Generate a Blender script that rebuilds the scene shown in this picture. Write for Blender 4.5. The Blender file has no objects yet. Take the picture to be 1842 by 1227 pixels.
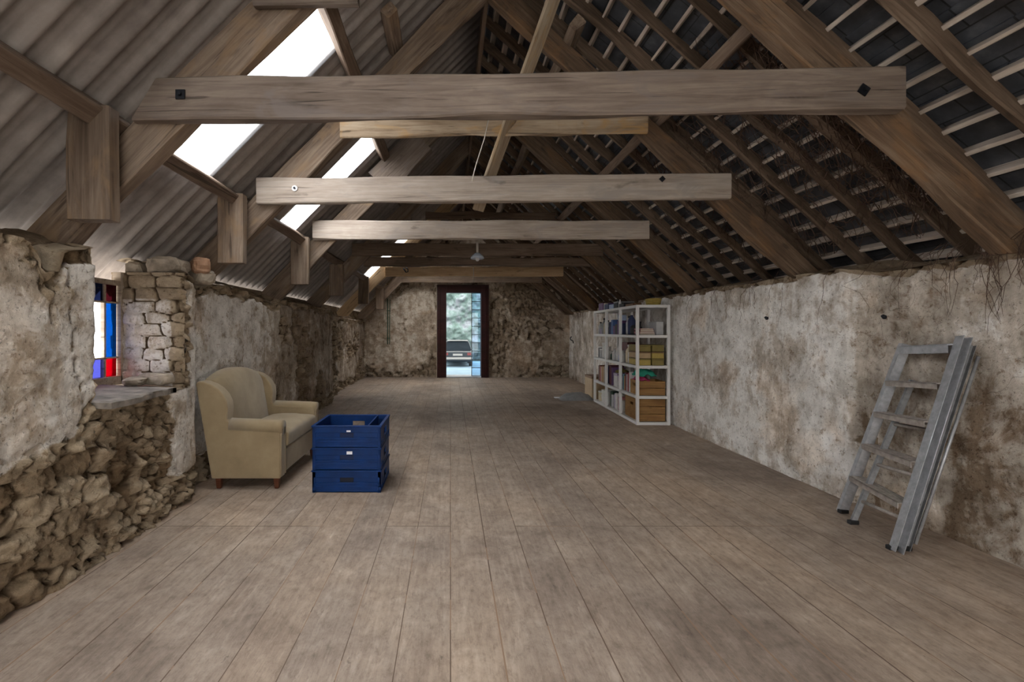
import bpy, bmesh, math, random
import numpy as np
from mathutils import Vector, Matrix

S = bpy.context.scene
COL = S.collection

# ------------------------------------------------------------------ camera
F = 820.0                                   # focal length in pixels (1842 wide)
cam_d = bpy.data.cameras.new('camera')
cam = bpy.data.objects.new('camera', cam_d)
COL.objects.link(cam)
cam.location = (0, 0, 1.2)
cam.rotation_euler = (math.pi / 2, 0, 0)
cam_d.sensor_width = 36
cam_d.lens = F / 1842 * 36
cam_d.shift_x = 111 / 1842
cam_d.shift_y = -18.5 / 1842
cam_d.clip_start = 0.05
cam_d.clip_end = 300
S.camera = cam

# ------------------------------------------------------------------ world
W = bpy.data.worlds.new('overcast_sky')
S.world = W
W.use_nodes = True
wn = W.node_tree.nodes
wl = W.node_tree.links
wn.clear()
w_out = wn.new('ShaderNodeOutputWorld')
w_bg = wn.new('ShaderNodeBackground')
w_tc = wn.new('ShaderNodeTexCoord')
w_sep = wn.new('ShaderNodeSeparateXYZ')
w_rmp = wn.new('ShaderNodeValToRGB')
wl.new(w_tc.outputs['Generated'], w_sep.inputs[0])
wl.new(w_sep.outputs['Z'], w_rmp.inputs[0])
# overcast sky: about three times brighter overhead than at the horizon, dim ground below
w_rmp.color_ramp.elements[0].position = 0.0
w_rmp.color_ramp.elements[0].color = (0.31, 0.30, 0.285, 1)
w_rmp.color_ramp.elements[1].position = 1.0
w_rmp.color_ramp.elements[1].color = (0.98, 0.97, 0.955, 1)
wl.new(w_rmp.outputs[0], w_bg.inputs[0])
w_bg.inputs[1].default_value = 1.6
wl.new(w_bg.outputs[0], w_out.inputs[0])

# ------------------------------------------------------------------ exposure
S.view_settings.view_transform = 'Standard'
S.view_settings.look = 'None'
S.view_settings.gamma = 1
S.view_settings.use_curve_mapping = False
S.view_settings.exposure = 3.75
S.cycles.use_denoising = True
S.cycles.max_bounces = 10
S.cycles.diffuse_bounces = 6
S.cycles.transparent_max_bounces = 12
S.cycles.sample_clamp_indirect = 8

# daylight entering through the two near rooflights and the open gable behind the camera
def daylight(name, loc, rot, sx, sy, power, color, portal=False):
    l = bpy.data.lights.new(name, 'AREA')
    l.shape = 'RECTANGLE'
    l.size = sx
    l.size_y = sy
    l.energy = power
    l.color = color
    if portal:
        l.cycles.is_portal = True
    o = bpy.data.objects.new(name, l)
    COL.objects.link(o)
    o.location = loc
    o.rotation_euler = rot
    return o

# ------------------------------------------------------------------ key dimensions
YA, YB = -1.6, 11.7                         # ends of the loft
AX = 0.30                                   # ridge position
AZ = 3.93                                   # height of principal rafters' inner apex
LF = (-2.08, 1.50)                           # inner foot of left rafters
RF = (2.85, 1.60)
SL = (AZ - LF[1]) / (AX - LF[0])
SR = (AZ - RF[1]) / (RF[0] - AX)
OL, OR = 0.30, 0.225                         # vertical depth of principal rafters
def zl(x, off=0): return LF[1] + (x - LF[0]) * SL + off
def zr(x, off=0): return RF[1] + (RF[0] - x) * SR + off
SHEET = OL + 0.15                           # underside of the corrugated sheets
RAFO = OR + 0.14                            # underside of common rafters
BATO = RAFO + 0.13                          # underside of battens
SLTO = BATO + 0.045
TR = [2.25, 3.64, 5.29, 6.95, 9.1, 11.2]    # truss stations

# ------------------------------------------------------------------ numpy noise
def _h(ix, iy, s):
    ix = np.asarray(ix).astype(np.int64); iy = np.asarray(iy).astype(np.int64)
    n = (ix * 374761393 + iy * 668265263 + s * 1274126177) & 0xffffffff
    n = ((n ^ (n >> 13)) * 1274126177) & 0xffffffff
    n = (n ^ (n >> 16)) & 0xffffffff
    return (n % 65536) / 65536.0

def vn(x, y, s=0):
    ix = np.floor(x); iy = np.floor(y)
    fx = x - ix; fy = y - iy
    fx = fx * fx * (3 - 2 * fx); fy = fy * fy * (3 - 2 * fy)
    a = _h(ix, iy, s); b = _h(ix + 1, iy, s); c = _h(ix, iy + 1, s); d = _h(ix + 1, iy + 1, s)
    return (a * (1 - fx) + b * fx) * (1 - fy) + (c * (1 - fx) + d * fx) * fy

def fbm(x, y, s=0, o=4):
    v = 0; a = 0.5; t = 0
    for k in range(o):
        v = v + a * vn(x * 2 ** k + 17 * k, y * 2 ** k + 31 * k, s + k); t += a; a *= 0.5
    return v / t

def stones(x, y, cw, ch, s, jit=0.8):
    """coursed rubble: returns (edge distance, random id) for every point"""
    r = y / ch
    best1 = np.full(x.shape, 9.0); best2 = np.full(x.shape, 9.0); idv = np.zeros(x.shape)
    ry = np.floor(r)
    for dy in (-1, 0, 1):
        row = ry + dy
        off = _h(row, row * 0 + 7, s) * 1.0
        xs = x / cw + off
        cx = np.floor(xs)
        for dx in (-1, 0, 1):
            c = cx + dx
            px = c + 0.5 + (_h(c, row, s + 1) - 0.5) * jit
            py = row + 0.5 + (_h(c, row, s + 2) - 0.5) * jit * 0.5
            d = (np.abs(xs - px) ** 2.4 + np.abs(r - py) ** 2.4) ** (1 / 2.4)
            new = d < best1
            best2 = np.where(new, best1, np.minimum(best2, d))
            idv = np.where(new, _h(c, row, s + 3), idv)
            best1 = np.where(new, d, best1)
    return best2 - best1, idv

def sm(a, b, x):
    t = np.clip((x - a) / (b - a), 0, 1)
    return t * t * (3 - 2 * t)

# ------------------------------------------------------------------ object helpers
def tag(o, label=None, cat=None, group=None, kind=None):
    if label: o['label'] = label
    if cat: o['category'] = cat
    if group: o['group'] = group
    if kind: o['kind'] = kind
    return o

def empty(name, loc, label, cat, group=None, rz=0):
    o = bpy.data.objects.new(name, None)
    COL.objects.link(o)
    o.empty_display_size = 0.1
    o.location = loc
    o.rotation_euler = (0, 0, rz)
    return tag(o, label, cat, group)

class MB:
    def __init__(s): s.v = []; s.f = []
    def add(s, vs, fs, M=None):
        n = len(s.v)
        for p in vs:
            s.v.append(tuple(M @ Vector(p)) if M is not None else tuple(p))
        for f in fs: s.f.append([n + i for i in f])
        return s
    def box(s, c, d, M=None):
        x, y, z = c; a, b, e = d[0] / 2, d[1] / 2, d[2] / 2
        vs = [(x + i * a, y + j * b, z + k * e) for i in (-1, 1) for j in (-1, 1) for k in (-1, 1)]
        return s.add(vs, [(0, 1, 3, 2), (4, 6, 7, 5), (0, 4, 5, 1), (2, 3, 7, 6), (0, 2, 6, 4), (1, 5, 7, 3)], M)
    def bb(s, x0, x1, y0, y1, z0, z1, M=None):
        return s.box(((x0 + x1) / 2, (y0 + y1) / 2, (z0 + z1) / 2), (abs(x1 - x0), abs(y1 - y0), abs(z1 - z0)), M)
    def prism(s, poly, a, b, axis='y', M=None):
        n = len(poly)
        def P(p, t):
            return (p[0], t, p[1]) if axis == 'y' else ((t, p[0], p[1]) if axis == 'x' else (p[0], p[1], t))
        vs = [P(p, a) for p in poly] + [P(p, b) for p in poly]
        fs = [tuple(range(n)), tuple(range(2 * n - 1, n - 1, -1))]
        fs += [(i, i + n, (i + 1) % n + n, (i + 1) % n) for i in range(n)]
        return s.add(vs, fs, M)
    def tube(s, pts, r, n=8, caps=True, M=None):
        pts = [Vector(p) for p in pts]
        rr = r if isinstance(r, (list, tuple)) else [r] * len(pts)
        up = None; vs = []
        for i, p in enumerate(pts):
            t = (pts[min(i + 1, len(pts) - 1)] - pts[max(i - 1, 0)]).normalized()
            if up is None:
                up = t.orthogonal().normalized()
            up = (up - t * up.dot(t))
            up = up.normalized() if up.length > 1e-6 else t.orthogonal().normalized()
            b = t.cross(up)
            for k in range(n):
                a = 2 * math.pi * k / n
                vs.append(p + (up * math.cos(a) + b * math.sin(a)) * rr[i])
        fs = []
        for i in range(len(pts) - 1):
            for k in range(n):
                k2 = (k + 1) % n
                fs.append((i * n + k, i * n + k2, (i + 1) * n + k2, (i + 1) * n + k))
        if caps:
            fs.append(tuple(range(n - 1, -1, -1)))
            fs.append(tuple((len(pts) - 1) * n + k for k in range(n)))
        return s.add(vs, fs, M)
    def lathe(s, prof, n=20, M=None):
        vs = []; fs = []
        for r, z in prof:
            for k in range(n):
                a = 2 * math.pi * k / n
                vs.append((r * math.cos(a), r * math.sin(a), z))
        for i in range(len(prof) - 1):
            for k in range(n):
                k2 = (k + 1) % n
                fs.append((i * n + k, i * n + k2, (i + 1) * n + k2, (i + 1) * n + k))
        fs.append(tuple(range(n - 1, -1, -1)))
        fs.append(tuple((len(prof) - 1) * n + k for k in range(n)))
        return s.add(vs, fs, M)
    def build(s, name, mat, parent=None, loc=(0, 0, 0), smooth=False, bevel=0, seg=2, sub=0, M=None, weld=False):
        me = bpy.data.meshes.new(name)
        me.from_pydata(s.v, [], s.f)
        bm = bmesh.new(); bm.from_mesh(me)
        if weld: bmesh.ops.remove_doubles(bm, verts=bm.verts, dist=1e-5)
        bmesh.ops.recalc_face_normals(bm, faces=bm.faces)
        bm.to_mesh(me); bm.free()
        me.materials.append(mat)
        if smooth or bevel:
            for p in me.polygons: p.use_smooth = True
        o = bpy.data.objects.new(name, me)
        COL.objects.link(o)
        o.parent = parent
        if M is not None: o.matrix_local = M
        else: o.location = loc
        if bevel:
            b = o.modifiers.new('bevel', 'BEVEL'); b.width = bevel; b.segments = seg; b.limit_method = 'ANGLE'
            b.angle_limit = math.radians(40); b.harden_normals = False
        if sub:
            q = o.modifiers.new('sub', 'SUBSURF'); q.levels = sub; q.render_levels = sub
        if bevel and not sub and not smooth:
            try:
                me.set_sharp_from_angle(angle=math.radians(35))
            except Exception: pass
        return o

MATS = {}
def timber(name, p0, p1, h, w, mat, parent=None, cut0=0.0, cut1=0.0, seed=0, jit=0.006, bow=0.0, step=0.14, h1=None, cham=0.008):
    """a hewn piece along p0 -> p1; local X runs along it, local Z is its depth h, local Y its width w"""
    p0 = Vector(p0); p1 = Vector(p1)
    L = (p1 - p0).length
    X = (p1 - p0).normalized()
    ref = Vector((0, 0, 1)) if abs(X.z) < 0.95 else Vector((0, -1, 0))
    Yv = ref.cross(X).normalized()
    Z = X.cross(Yv)
    n = max(2, int(L / step))
    rnd = random.Random(seed * 7919 + 13)
    hh1 = h if h1 is None else h1
    vs = []
    ph = rnd.random() * 50
    for i in range(n + 1):
        t = i / n
        hz = (h * (1 - t) + hh1 * t) / 2
        wy = w / 2
        b = bow * math.sin(math.pi * t)
        jz = [jit * 2 * (float(vn(np.array(t * L * 2.3 + ph), np.array(q * 9.1), seed)) - 0.5) for q in range(4)]
        jy = [jit * 1.2 * (float(vn(np.array(t * L * 2.9 + ph), np.array(50 + q * 9.1), seed)) - 0.5) for q in range(4)]
        c = cham
        prof = [(-wy + c, -hz), (wy - c, -hz), (wy, -hz + c), (wy, hz - c), (wy - c, hz), (-wy + c, hz), (-wy, hz - c), (-wy, -hz + c)]
        qi = [0, 1, 1, 2, 2, 3, 3, 0]
        for k, (y, z) in enumerate(prof):
            q = qi[k]
            zz = z + jz[q] + b
            x = t * L + (cut0 * (1 - t) + cut1 * t) * z
            vs.append((x, y + jy[q], zz))
    fs = []
    for i in range(n):
        for k in range(8):
            k2 = (k + 1) % 8
            fs.append((i * 8 + k, (i + 1) * 8 + k, (i + 1) * 8 + k2, i * 8 + k2))
    fs.append(tuple(range(8))); fs.append(tuple(n * 8 + k for k in range(7, -1, -1)))
    me = bpy.data.meshes.new(name)
    me.from_pydata(vs, [], fs)
    me.materials.append(mat)
    bm = bmesh.new(); bm.from_mesh(me); bmesh.ops.recalc_face_normals(bm, faces=bm.faces); bm.to_mesh(me); bm.free()
    o = bpy.data.objects.new(name, me)
    COL.objects.link(o)
    M = Matrix((X, Yv, Z)).transposed().to_4x4()
    M.translation = p0 - (Vector(parent.location) if parent else Vector())
    o.parent = parent
    o.matrix_local = M
    MATS[o.name] = M.copy()
    return o

# ------------------------------------------------------------------ materials
def mat_new(name):
    m = bpy.data.materials.new(name); m.use_nodes = True
    nt = m.node_tree; nt.nodes.clear()
    out = nt.nodes.new('ShaderNodeOutputMaterial')
    b = nt.nodes.new('ShaderNodeBsdfPrincipled')
    nt.links.new(b.outputs[0], out.inputs[0])
    return m, nt, b, out

def nd(nt, t, **kw):
    n = nt.nodes.new('ShaderNode' + t)
    for k, v in kw.items():
        if k.startswith('i_'):
            n.inputs[k[2:].replace('_', ' ')].default_value = v
        else: setattr(n, k, v)
    return n

def ramp(nt, src, stops):
    r = nt.nodes.new('ShaderNodeValToRGB')
    e = r.color_ramp.elements
    while len(e) < len(stops): e.new(0.5)
    for i, (p, c) in enumerate(stops):
        e[i].position = p
        e[i].color = (c[0], c[1], c[2], 1) if hasattr(c, '__len__') else (c, c, c, 1)
    nt.links.new(src, r.inputs[0])
    return r.outputs[0]

def noise(nt, vec, scale, detail=4, rough=0.55, dist=0.0):
    n = nd(nt, 'TexNoise')
    n.inputs['Scale'].default_value = scale; n.inputs['Detail'].default_value = detail
    n.inputs['Roughness'].default_value = rough; n.inputs['Distortion'].default_value = dist
    nt.links.new(vec, n.inputs['Vector'])
    return n.outputs['Fac']

def mix(nt, f, a, b, mode='MIX'):
    m = nd(nt, 'Mix', data_type='RGBA', blend_type=mode)
    for s, v in ((0, f), (6, a), (7, b)):
        if hasattr(v, 'is_linked'): nt.links.new(v, m.inputs[s])
        else: m.inputs[s].default_value = v if s == 0 else (v[0], v[1], v[2], 1)
    return m.outputs[2]

def mth(nt, op, a, b=0.0):
    m = nd(nt, 'Math', operation=op)
    for s, v in ((0, a), (1, b)):
        if hasattr(v, 'is_linked'): nt.links.new(v, m.inputs[s])
        else: m.inputs[s].default_value = v
    return m.outputs[0]

def bump(nt, b, h, strength, dist=0.01):
    n = nd(nt, 'Bump'); n.inputs['Strength'].default_value = strength; n.inputs['Distance'].default_value = dist
    nt.links.new(h, n.inputs['Height']); nt.links.new(n.outputs[0], b.inputs['Normal'])

def mapped(nt, src, sc, rnd=None):
    m = nd(nt, 'Mapping'); m.inputs['Scale'].default_value = sc
    nt.links.new(src, m.inputs['Vector'])
    if rnd is not None: nt.links.new(rnd, m.inputs['Location'])
    return m.outputs[0]

def wood(name, dark, mid, light, rough=0.8, grain=1.0, patch=None):
    m, nt, b, out = mat_new(name)
    tc = nd(nt, 'TexCoord'); oi = nd(nt, 'ObjectInfo')
    rv = nd(nt, 'CombineXYZ')
    r = mth(nt, 'MULTIPLY', oi.outputs['Random'], 37.0)
    for i in range(3): nt.links.new(r, rv.inputs[i])
    v1 = mapped(nt, tc.outputs['Object'], (1.6, 34, 34), rv.outputs[0])
    v2 = mapped(nt, tc.outputs['Object'], (1.2, 3.5, 3.5), rv.outputs[0])
    v3 = mapped(nt, tc.outputs['Object'], (5, 12, 12), rv.outputs[0])
    g = noise(nt, v1, 1.0, 6, 0.65, 1.2)
    p = noise(nt, v2, 1.3, 5, 0.6, 0.5)
    f = mth(nt, 'ADD', mth(nt, 'MULTIPLY', g, 0.55 * grain), mth(nt, 'MULTIPLY', p, 1 - 0.55 * grain))
    c = ramp(nt, f, [(0.30, dark), (0.5, mid), (0.72, light)])
    k = ramp(nt, noise(nt, v3, 1.0, 3, 0.5), [(0.28, 0.45), (0.36, 1.0)])
    c = mix(nt, 0.7, c, k, 'MULTIPLY')
    cr = ramp(nt, noise(nt, mapped(nt, tc.outputs['Object'], (0.7, 22, 22), rv.outputs[0]), 1.0, 2, 0.5, 2.0), [(0.30, 0.35), (0.345, 1.0)])
    c = mix(nt, 0.8, c, cr, 'MULTIPLY')
    if patch:
        pf = ramp(nt, noise(nt, v2, 2.2, 4, 0.6, 1.0), [(0.52, 0.0), (0.66, 1.0)])
        c = mix(nt, mth(nt, 'MULTIPLY', pf, 0.7), c, patch)
    hv = nd(nt, 'HueSaturation'); nt.links.new(c, hv.inputs['Color'])
    vv = mth(nt, 'ADD', mth(nt, 'MULTIPLY', oi.outputs['Random'], 0.3), 0.85)
    nt.links.new(vv, hv.inputs['Value'])
    nt.links.new(hv.outputs[0], b.inputs['Base Color'])
    b.inputs['Roughness'].default_value = rough
    b.inputs['Specular IOR Level'].default_value = 0.25
    bump(nt, b, mth(nt, 'ADD', g, mth(nt, 'MULTIPLY', cr, 0.5)), 0.5, 0.006)
    return m

M_collar = wood('aged_collar_wood', (0.080, 0.058, 0.043), (0.185, 0.142, 0.112), (0.32, 0.26, 0.21), patch=(0.17, 0.14, 0.125))
M_collar_lit = wood('skylit_collar_wood', (0.19, 0.15, 0.12), (0.35, 0.29, 0.24), (0.49, 0.43, 0.37), patch=(0.28, 0.245, 0.22))  # collar wood lightened; rooflight glow on these beams put into the colour
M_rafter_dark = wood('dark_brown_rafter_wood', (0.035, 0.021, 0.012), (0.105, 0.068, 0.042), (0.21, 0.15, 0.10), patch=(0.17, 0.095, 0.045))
M_collar_dark = wood('dark_collar_wood', (0.06, 0.038, 0.024), (0.13, 0.088, 0.06), (0.21, 0.155, 0.115))
M_collar_new = wood('pale_new_wood', (0.30, 0.19, 0.10), (0.48, 0.33, 0.19), (0.62, 0.46, 0.29))
M_rafter = wood('old_rafter_wood', (0.065, 0.043, 0.029), (0.17, 0.123, 0.088), (0.32, 0.25, 0.19), patch=(0.22, 0.145, 0.085))
M_plank = wood('pale_scrap_wood', (0.16, 0.105, 0.06), (0.33, 0.25, 0.17), (0.5, 0.41, 0.30), patch=(0.40, 0.23, 0.08))
M_purlin = wood('purlin_wood', (0.07, 0.045, 0.03), (0.15, 0.105, 0.075), (0.27, 0.2, 0.15))
M_common = wood('common_rafter_wood', (0.04, 0.026, 0.016), (0.115, 0.078, 0.052), (0.22, 0.16, 0.112))
M_batten = wood('batten_wood', (0.24, 0.19, 0.15), (0.42, 0.35, 0.29), (0.56, 0.49, 0.42))
M_crate = wood('wooden_crate_wood', (0.16, 0.075, 0.027), (0.33, 0.18, 0.066), (0.46, 0.28, 0.12))
M_red = wood('dark_red_painted_wood', (0.010, 0.0015, 0.001), (0.028, 0.004, 0.003), (0.06, 0.010, 0.007), rough=0.6)
M_leg = wood('dark_turned_wood', (0.03, 0.01, 0.005), (0.09, 0.03, 0.015), (0.15, 0.06, 0.03), rough=0.4)
M_winframe = wood('worn_window_paint', (0.22, 0.17, 0.12), (0.42, 0.34, 0.26), (0.6, 0.52, 0.44))

def flat(name, col, rough=0.6, metal=0.0, var=0.0, sc=8.0, bmp=0.0, spec=0.4):
    m, nt, b, out = mat_new(name)
    b.inputs['Roughness'].default_value = rough
    b.inputs['Metallic'].default_value = metal
    b.inputs['Specular IOR Level'].default_value = spec
    tc = nd(nt, 'TexCoord')
    n = noise(nt, tc.outputs['Object'], sc, 5, 0.6)
    lo = [c * (1 - var) for c in col]; hi = [min(1, c * (1 + var)) for c in col]
    nt.links.new(ramp(nt, n, [(0.3, lo), (0.7, hi)]), b.inputs['Base Color'])
    if bmp: bump(nt, b, n, bmp, 0.004)
    return m

def wall_mat(name, white, warm, brown, stone_a, stone_b, mortar, stain=0.5):
    m, nt, b, out = mat_new(name)
    tc = nd(nt, 'TexCoord'); P = tc.outputs['Object']
    ap = nd(nt, 'Attribute', attribute_name='plaster').outputs['Fac']
    at = nd(nt, 'Attribute', attribute_name='tone').outputs['Fac']
    ae = nd(nt, 'Attribute', attribute_name='edge').outputs['Fac']
    ad = nd(nt, 'Attribute', attribute_name='brown_bias').outputs['Fac']
    # whitewash
    n1 = noise(nt, P, 2.2, 8, 0.65, 0.6)
    n2 = noise(nt, P, 9.0, 6, 0.7, 0.4)
    n3 = noise(nt, mapped(nt, P, (7, 7, 1.3)), 1.0, 6, 0.65, 1.0)
    n4 = noise(nt, P, 32.0, 6, 0.8)
    f = mth(nt, 'ADD', mth(nt, 'MULTIPLY', n1, 0.5), mth(nt, 'ADD', mth(nt, 'MULTIPLY', n2, 0.28), mth(nt, 'MULTIPLY', n3, 0.22)))
    f = mth(nt, 'SUBTRACT', f, mth(nt, 'MULTIPLY', ad, 0.12))
    c = ramp(nt, f, [(0.31, brown), (0.38, [x * 0.8 for x in warm]), (0.44, warm), (0.50, white), (0.72, [min(1, x * 1.12) for x in white])])
    gr = ramp(nt, noise(nt, mapped(nt, P, (1, 1, 0.6)), 3.1, 5, 0.6), [(0.5, 1.0), (0.64, (0.66, 0.65, 0.63))])
    c = mix(nt, stain, c, gr, 'MULTIPLY')
    sp = ramp(nt, noise(nt, P, 55.0, 4, 0.75), [(0.34, 0.30), (0.42, 1.0)])
    c = mix(nt, 0.75, c, sp, 'MULTIPLY')
    sp2 = ramp(nt, noise(nt, P, 19.0, 6, 0.72, 0.15), [(0.35, (0.42, 0.33, 0.25)), (0.43, (1, 1, 1))])
    c = mix(nt, 0.75, c, sp2, 'MULTIPLY')
    mot = ramp(nt, noise(nt, P, 5.5, 7, 0.72, 0.3), [(0.36, (0.68, 0.655, 0.62)), (0.5, (0.97, 0.965, 0.955)), (0.62, (1.12, 1.12, 1.12))])
    c = mix(nt, 0.9, c, mot, 'MULTIPLY')
    wrm = ramp(nt, noise(nt, P, 1.9, 3, 0.5), [(0.56, 0.0), (0.66, 1.0)])
    c = mix(nt, mth(nt, 'MULTIPLY', wrm, 0.35), c, mix(nt, 1.0, c, (1.05, 0.86, 0.68), 'MULTIPLY'))
    vo = nd(nt, 'TexVoronoi', feature='DISTANCE_TO_EDGE'); vo.inputs['Scale'].default_value = 1.7
    dv = nd(nt, 'VectorMath', operation='ADD')
    nn = nd(nt, 'TexNoise'); nn.inputs['Scale'].default_value = 3.0; nt.links.new(P, nn.inputs['Vector'])
    nt.links.new(P, dv.inputs[0]); nt.links.new(nn.outputs['Color'], dv.inputs[1]); nt.links.new(dv.outputs[0], vo.inputs['Vector'])
    ck = ramp(nt, vo.outputs['Distance'], [(0.002, 0.42), (0.008, 1.0)])
    ckm = ramp(nt, noise(nt, P, 1.3, 2), [(0.52, 0.0), (0.62, 1.0)])
    c = mix(nt, mth(nt, 'MULTIPLY', ckm, 0.7), c, mix(nt, 1.0, c, ck, 'MULTIPLY'))
    # rubble
    sc_ = mix(nt, at, stone_a, stone_b)
    sn = ramp(nt, mth(nt, 'ADD', mth(nt, 'MULTIPLY', n2, 0.6), mth(nt, 'MULTIPLY', n4, 0.4)), [(0.32, 0.45), (0.6, 1.0), (0.75, 1.25)])
    sc_ = mix(nt, 1.0, sc_, sn, 'MULTIPLY')
    em = ramp(nt, ae, [(0.03, 0.0), (0.13, 1.0)])
    r = mix(nt, em, mortar, sc_)
    r = mix(nt, 0.8, r, sp2, 'MULTIPLY')
    pm = ramp(nt, mth(nt, 'ADD', ap, mth(nt, 'MULTIPLY', mth(nt, 'SUBTRACT', n2, 0.5), 0.5)), [(0.42, 0.0), (0.58, 1.0)])
    col = mix(nt, pm, r, c)
    nt.links.new(col, b.inputs['Base Color'])
    b.inputs['Roughness'].default_value = 0.95
    b.inputs['Specular IOR Level'].default_value = 0.1
    hgt = mth(nt, 'ADD', mth(nt, 'MULTIPLY', n2, 0.8), mth(nt, 'ADD', mth(nt, 'MULTIPLY', n4, 0.35), mth(nt, 'MULTIPLY', n1, 0.5)))
    bump(nt, b, hgt, 1.0, 0.026)
    return m

M_wall = wall_mat('whitewashed_rubble', (0.68, 0.635, 0.58), (0.46, 0.385, 0.305), (0.17, 0.115, 0.07),
                  (0.22, 0.150, 0.088), (0.46, 0.365, 0.255), (0.06, 0.038, 0.021))
M_wall_r = wall_mat('whitewashed_plaster', (0.78, 0.75, 0.71), (0.54, 0.475, 0.405), (0.20, 0.145, 0.10),
                    (0.22, 0.15, 0.09), (0.40, 0.32, 0.23), (0.09, 0.055, 0.03))
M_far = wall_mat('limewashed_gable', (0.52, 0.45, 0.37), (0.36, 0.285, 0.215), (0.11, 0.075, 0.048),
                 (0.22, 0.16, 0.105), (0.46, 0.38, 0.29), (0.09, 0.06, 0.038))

def floor_mat():
    m, nt, b, out = mat_new('worn_floorboards')
    tc = nd(nt, 'TexCoord'); P = tc.outputs['Object']
    sp = nd(nt, 'SeparateXYZ'); nt.links.new(P, sp.inputs[0])
    X, Y = sp.outputs[0], sp.outputs[1]
    wob = mth(nt, 'MULTIPLY', mth(nt, 'SUBTRACT', noise(nt, mapped(nt, P, (2, 0.5, 1)), 1.0, 2), 0.5), 0.012)
    bx = mth(nt, 'DIVIDE', mth(nt, 'ADD', X, wob), 0.198)
    bi = mth(nt, 'FLOOR', bx); fx = mth(nt, 'FRACT', bx)
    def rnd1(v, k):
        w = nd(nt, 'TexWhiteNoise', noise_dimensions='1D')
        nt.links.new(mth(nt, 'ADD', v, k), w.inputs['W']); return w.outputs['Value']
    # board ends: a straight joint line every 4.6 m, some boards cut elsewhere
    sh = mth(nt, 'MULTIPLY', mth(nt, 'FLOOR', mth(nt, 'MULTIPLY', rnd1(bi, 3.3), 1.35)), 1.9)
    by = mth(nt, 'DIVIDE', mth(nt, 'ADD', mth(nt, 'ADD', Y, sh), 1.80), 4.6)
    yi = mth(nt, 'FLOOR', by); fy = mth(nt, 'FRACT', by)
    cid = mth(nt, 'ADD', mth(nt, 'MULTIPLY', bi, 7.13), mth(nt, 'MULTIPLY', yi, 3.71))
    tone = rnd1(cid, 0.7)
    cmb = nd(nt, 'CombineXYZ')
    nt.links.new(mth(nt, 'ADD', mth(nt, 'MULTIPLY', X, 26.0), mth(nt, 'MULTIPLY', cid, 13.0)), cmb.inputs[0])
    nt.links.new(mth(nt, 'MULTIPLY', Y, 1.7), cmb.inputs[1]); nt.links.new(cid, cmb.inputs[2])
    g = noise(nt, cmb.outputs[0], 1.0, 6, 0.7, 1.0)
    n1 = noise(nt, P, 0.9, 5, 0.6, 0.3); n2 = noise(nt, P, 5.0, 6, 0.7, 0.6); n3 = noise(nt, P, 60, 3, 0.7)
    f = mth(nt, 'ADD', mth(nt, 'MULTIPLY', g, 0.42), mth(nt, 'MULTIPLY', n2, 0.58))
    c = ramp(nt, f, [(0.30, (0.185, 0.138, 0.105)), (0.46, (0.295, 0.228, 0.178)), (0.56, (0.355, 0.280, 0.222)), (0.70, (0.46, 0.375, 0.305))])
    tt = ramp(nt, tone, [(0.0, (0.93, 0.935, 0.945)), (0.5, (1, 1, 1)), (1.0, (1.05, 1.02, 0.98))])
    c = mix(nt, 1.0, c, tt, 'MULTIPLY')
    st = ramp(nt, n1, [(0.34, (0.60, 0.585, 0.58)), (0.48, (0.95, 0.95, 0.95)), (0.65, (1.15, 1.11, 1.05))])
    c = mix(nt, 0.85, c, st, 'MULTIPLY')
    spk = ramp(nt, noise(nt, mapped(nt, P, (1, 0.5, 1)), 21, 4, 0.7), [(0.27, 0.35), (0.34, 1.0)])
    c = mix(nt, 0.7, c, spk, 'MULTIPLY')
    sc2 = ramp(nt, noise(nt, mapped(nt, P, (30, 4, 1)), 1.0, 3, 0.5, 3.0), [(0.60, 1.0), (0.7, 1.3)])
    c = mix(nt, 0.6, c, sc2, 'MULTIPLY')
    ex = mth(nt, 'MINIMUM', fx, mth(nt, 'SUBTRACT', 1.0, fx))
    ey = mth(nt, 'MULTIPLY', mth(nt, 'MINIMUM', fy, mth(nt, 'SUBTRACT', 1.0, fy)), 26)
    wid = mth(nt, 'MULTIPLY', mth(nt, 'ADD', rnd1(bi, 9.1), 0.3), 0.015)
    gx = mth(nt, 'GREATER_THAN', ex, wid)
    gy = mth(nt, 'GREATER_THAN', ey, 0.016)
    gap = mth(nt, 'MULTIPLY', gx, gy)
    gn = mth(nt, 'GREATER_THAN', noise(nt, P, 2.2, 3), 0.48)
    gcol = mix(nt, gn, (0.24, 0.155, 0.10), (0.115, 0.075, 0.05))
    fine = ramp(nt, noise(nt, mapped(nt, P, (1.0, 0.45, 1)), 34, 6, 0.8), [(0.33, (0.66, 0.64, 0.62)), (0.5, (1, 1, 1)), (0.68, (1.16, 1.15, 1.13))])
    c = mix(nt, 0.9, c, fine, 'MULTIPLY')
    c = mix(nt, gap, gcol, c)
    nt.links.new(c, b.inputs['Base Color'])
    b.inputs['Roughness'].default_value = 0.62
    b.inputs['Specular IOR Level'].default_value = 0.3
    h = mth(nt, 'ADD', mth(nt, 'MULTIPLY', gap, 0.8), mth(nt, 'ADD', mth(nt, 'MULTIPLY', g, 0.35), mth(nt, 'MULTIPLY', n2, 0.3)))
    bump(nt, b, h, 0.45, 0.008)
    return m
M_floor = floor_mat()

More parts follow.
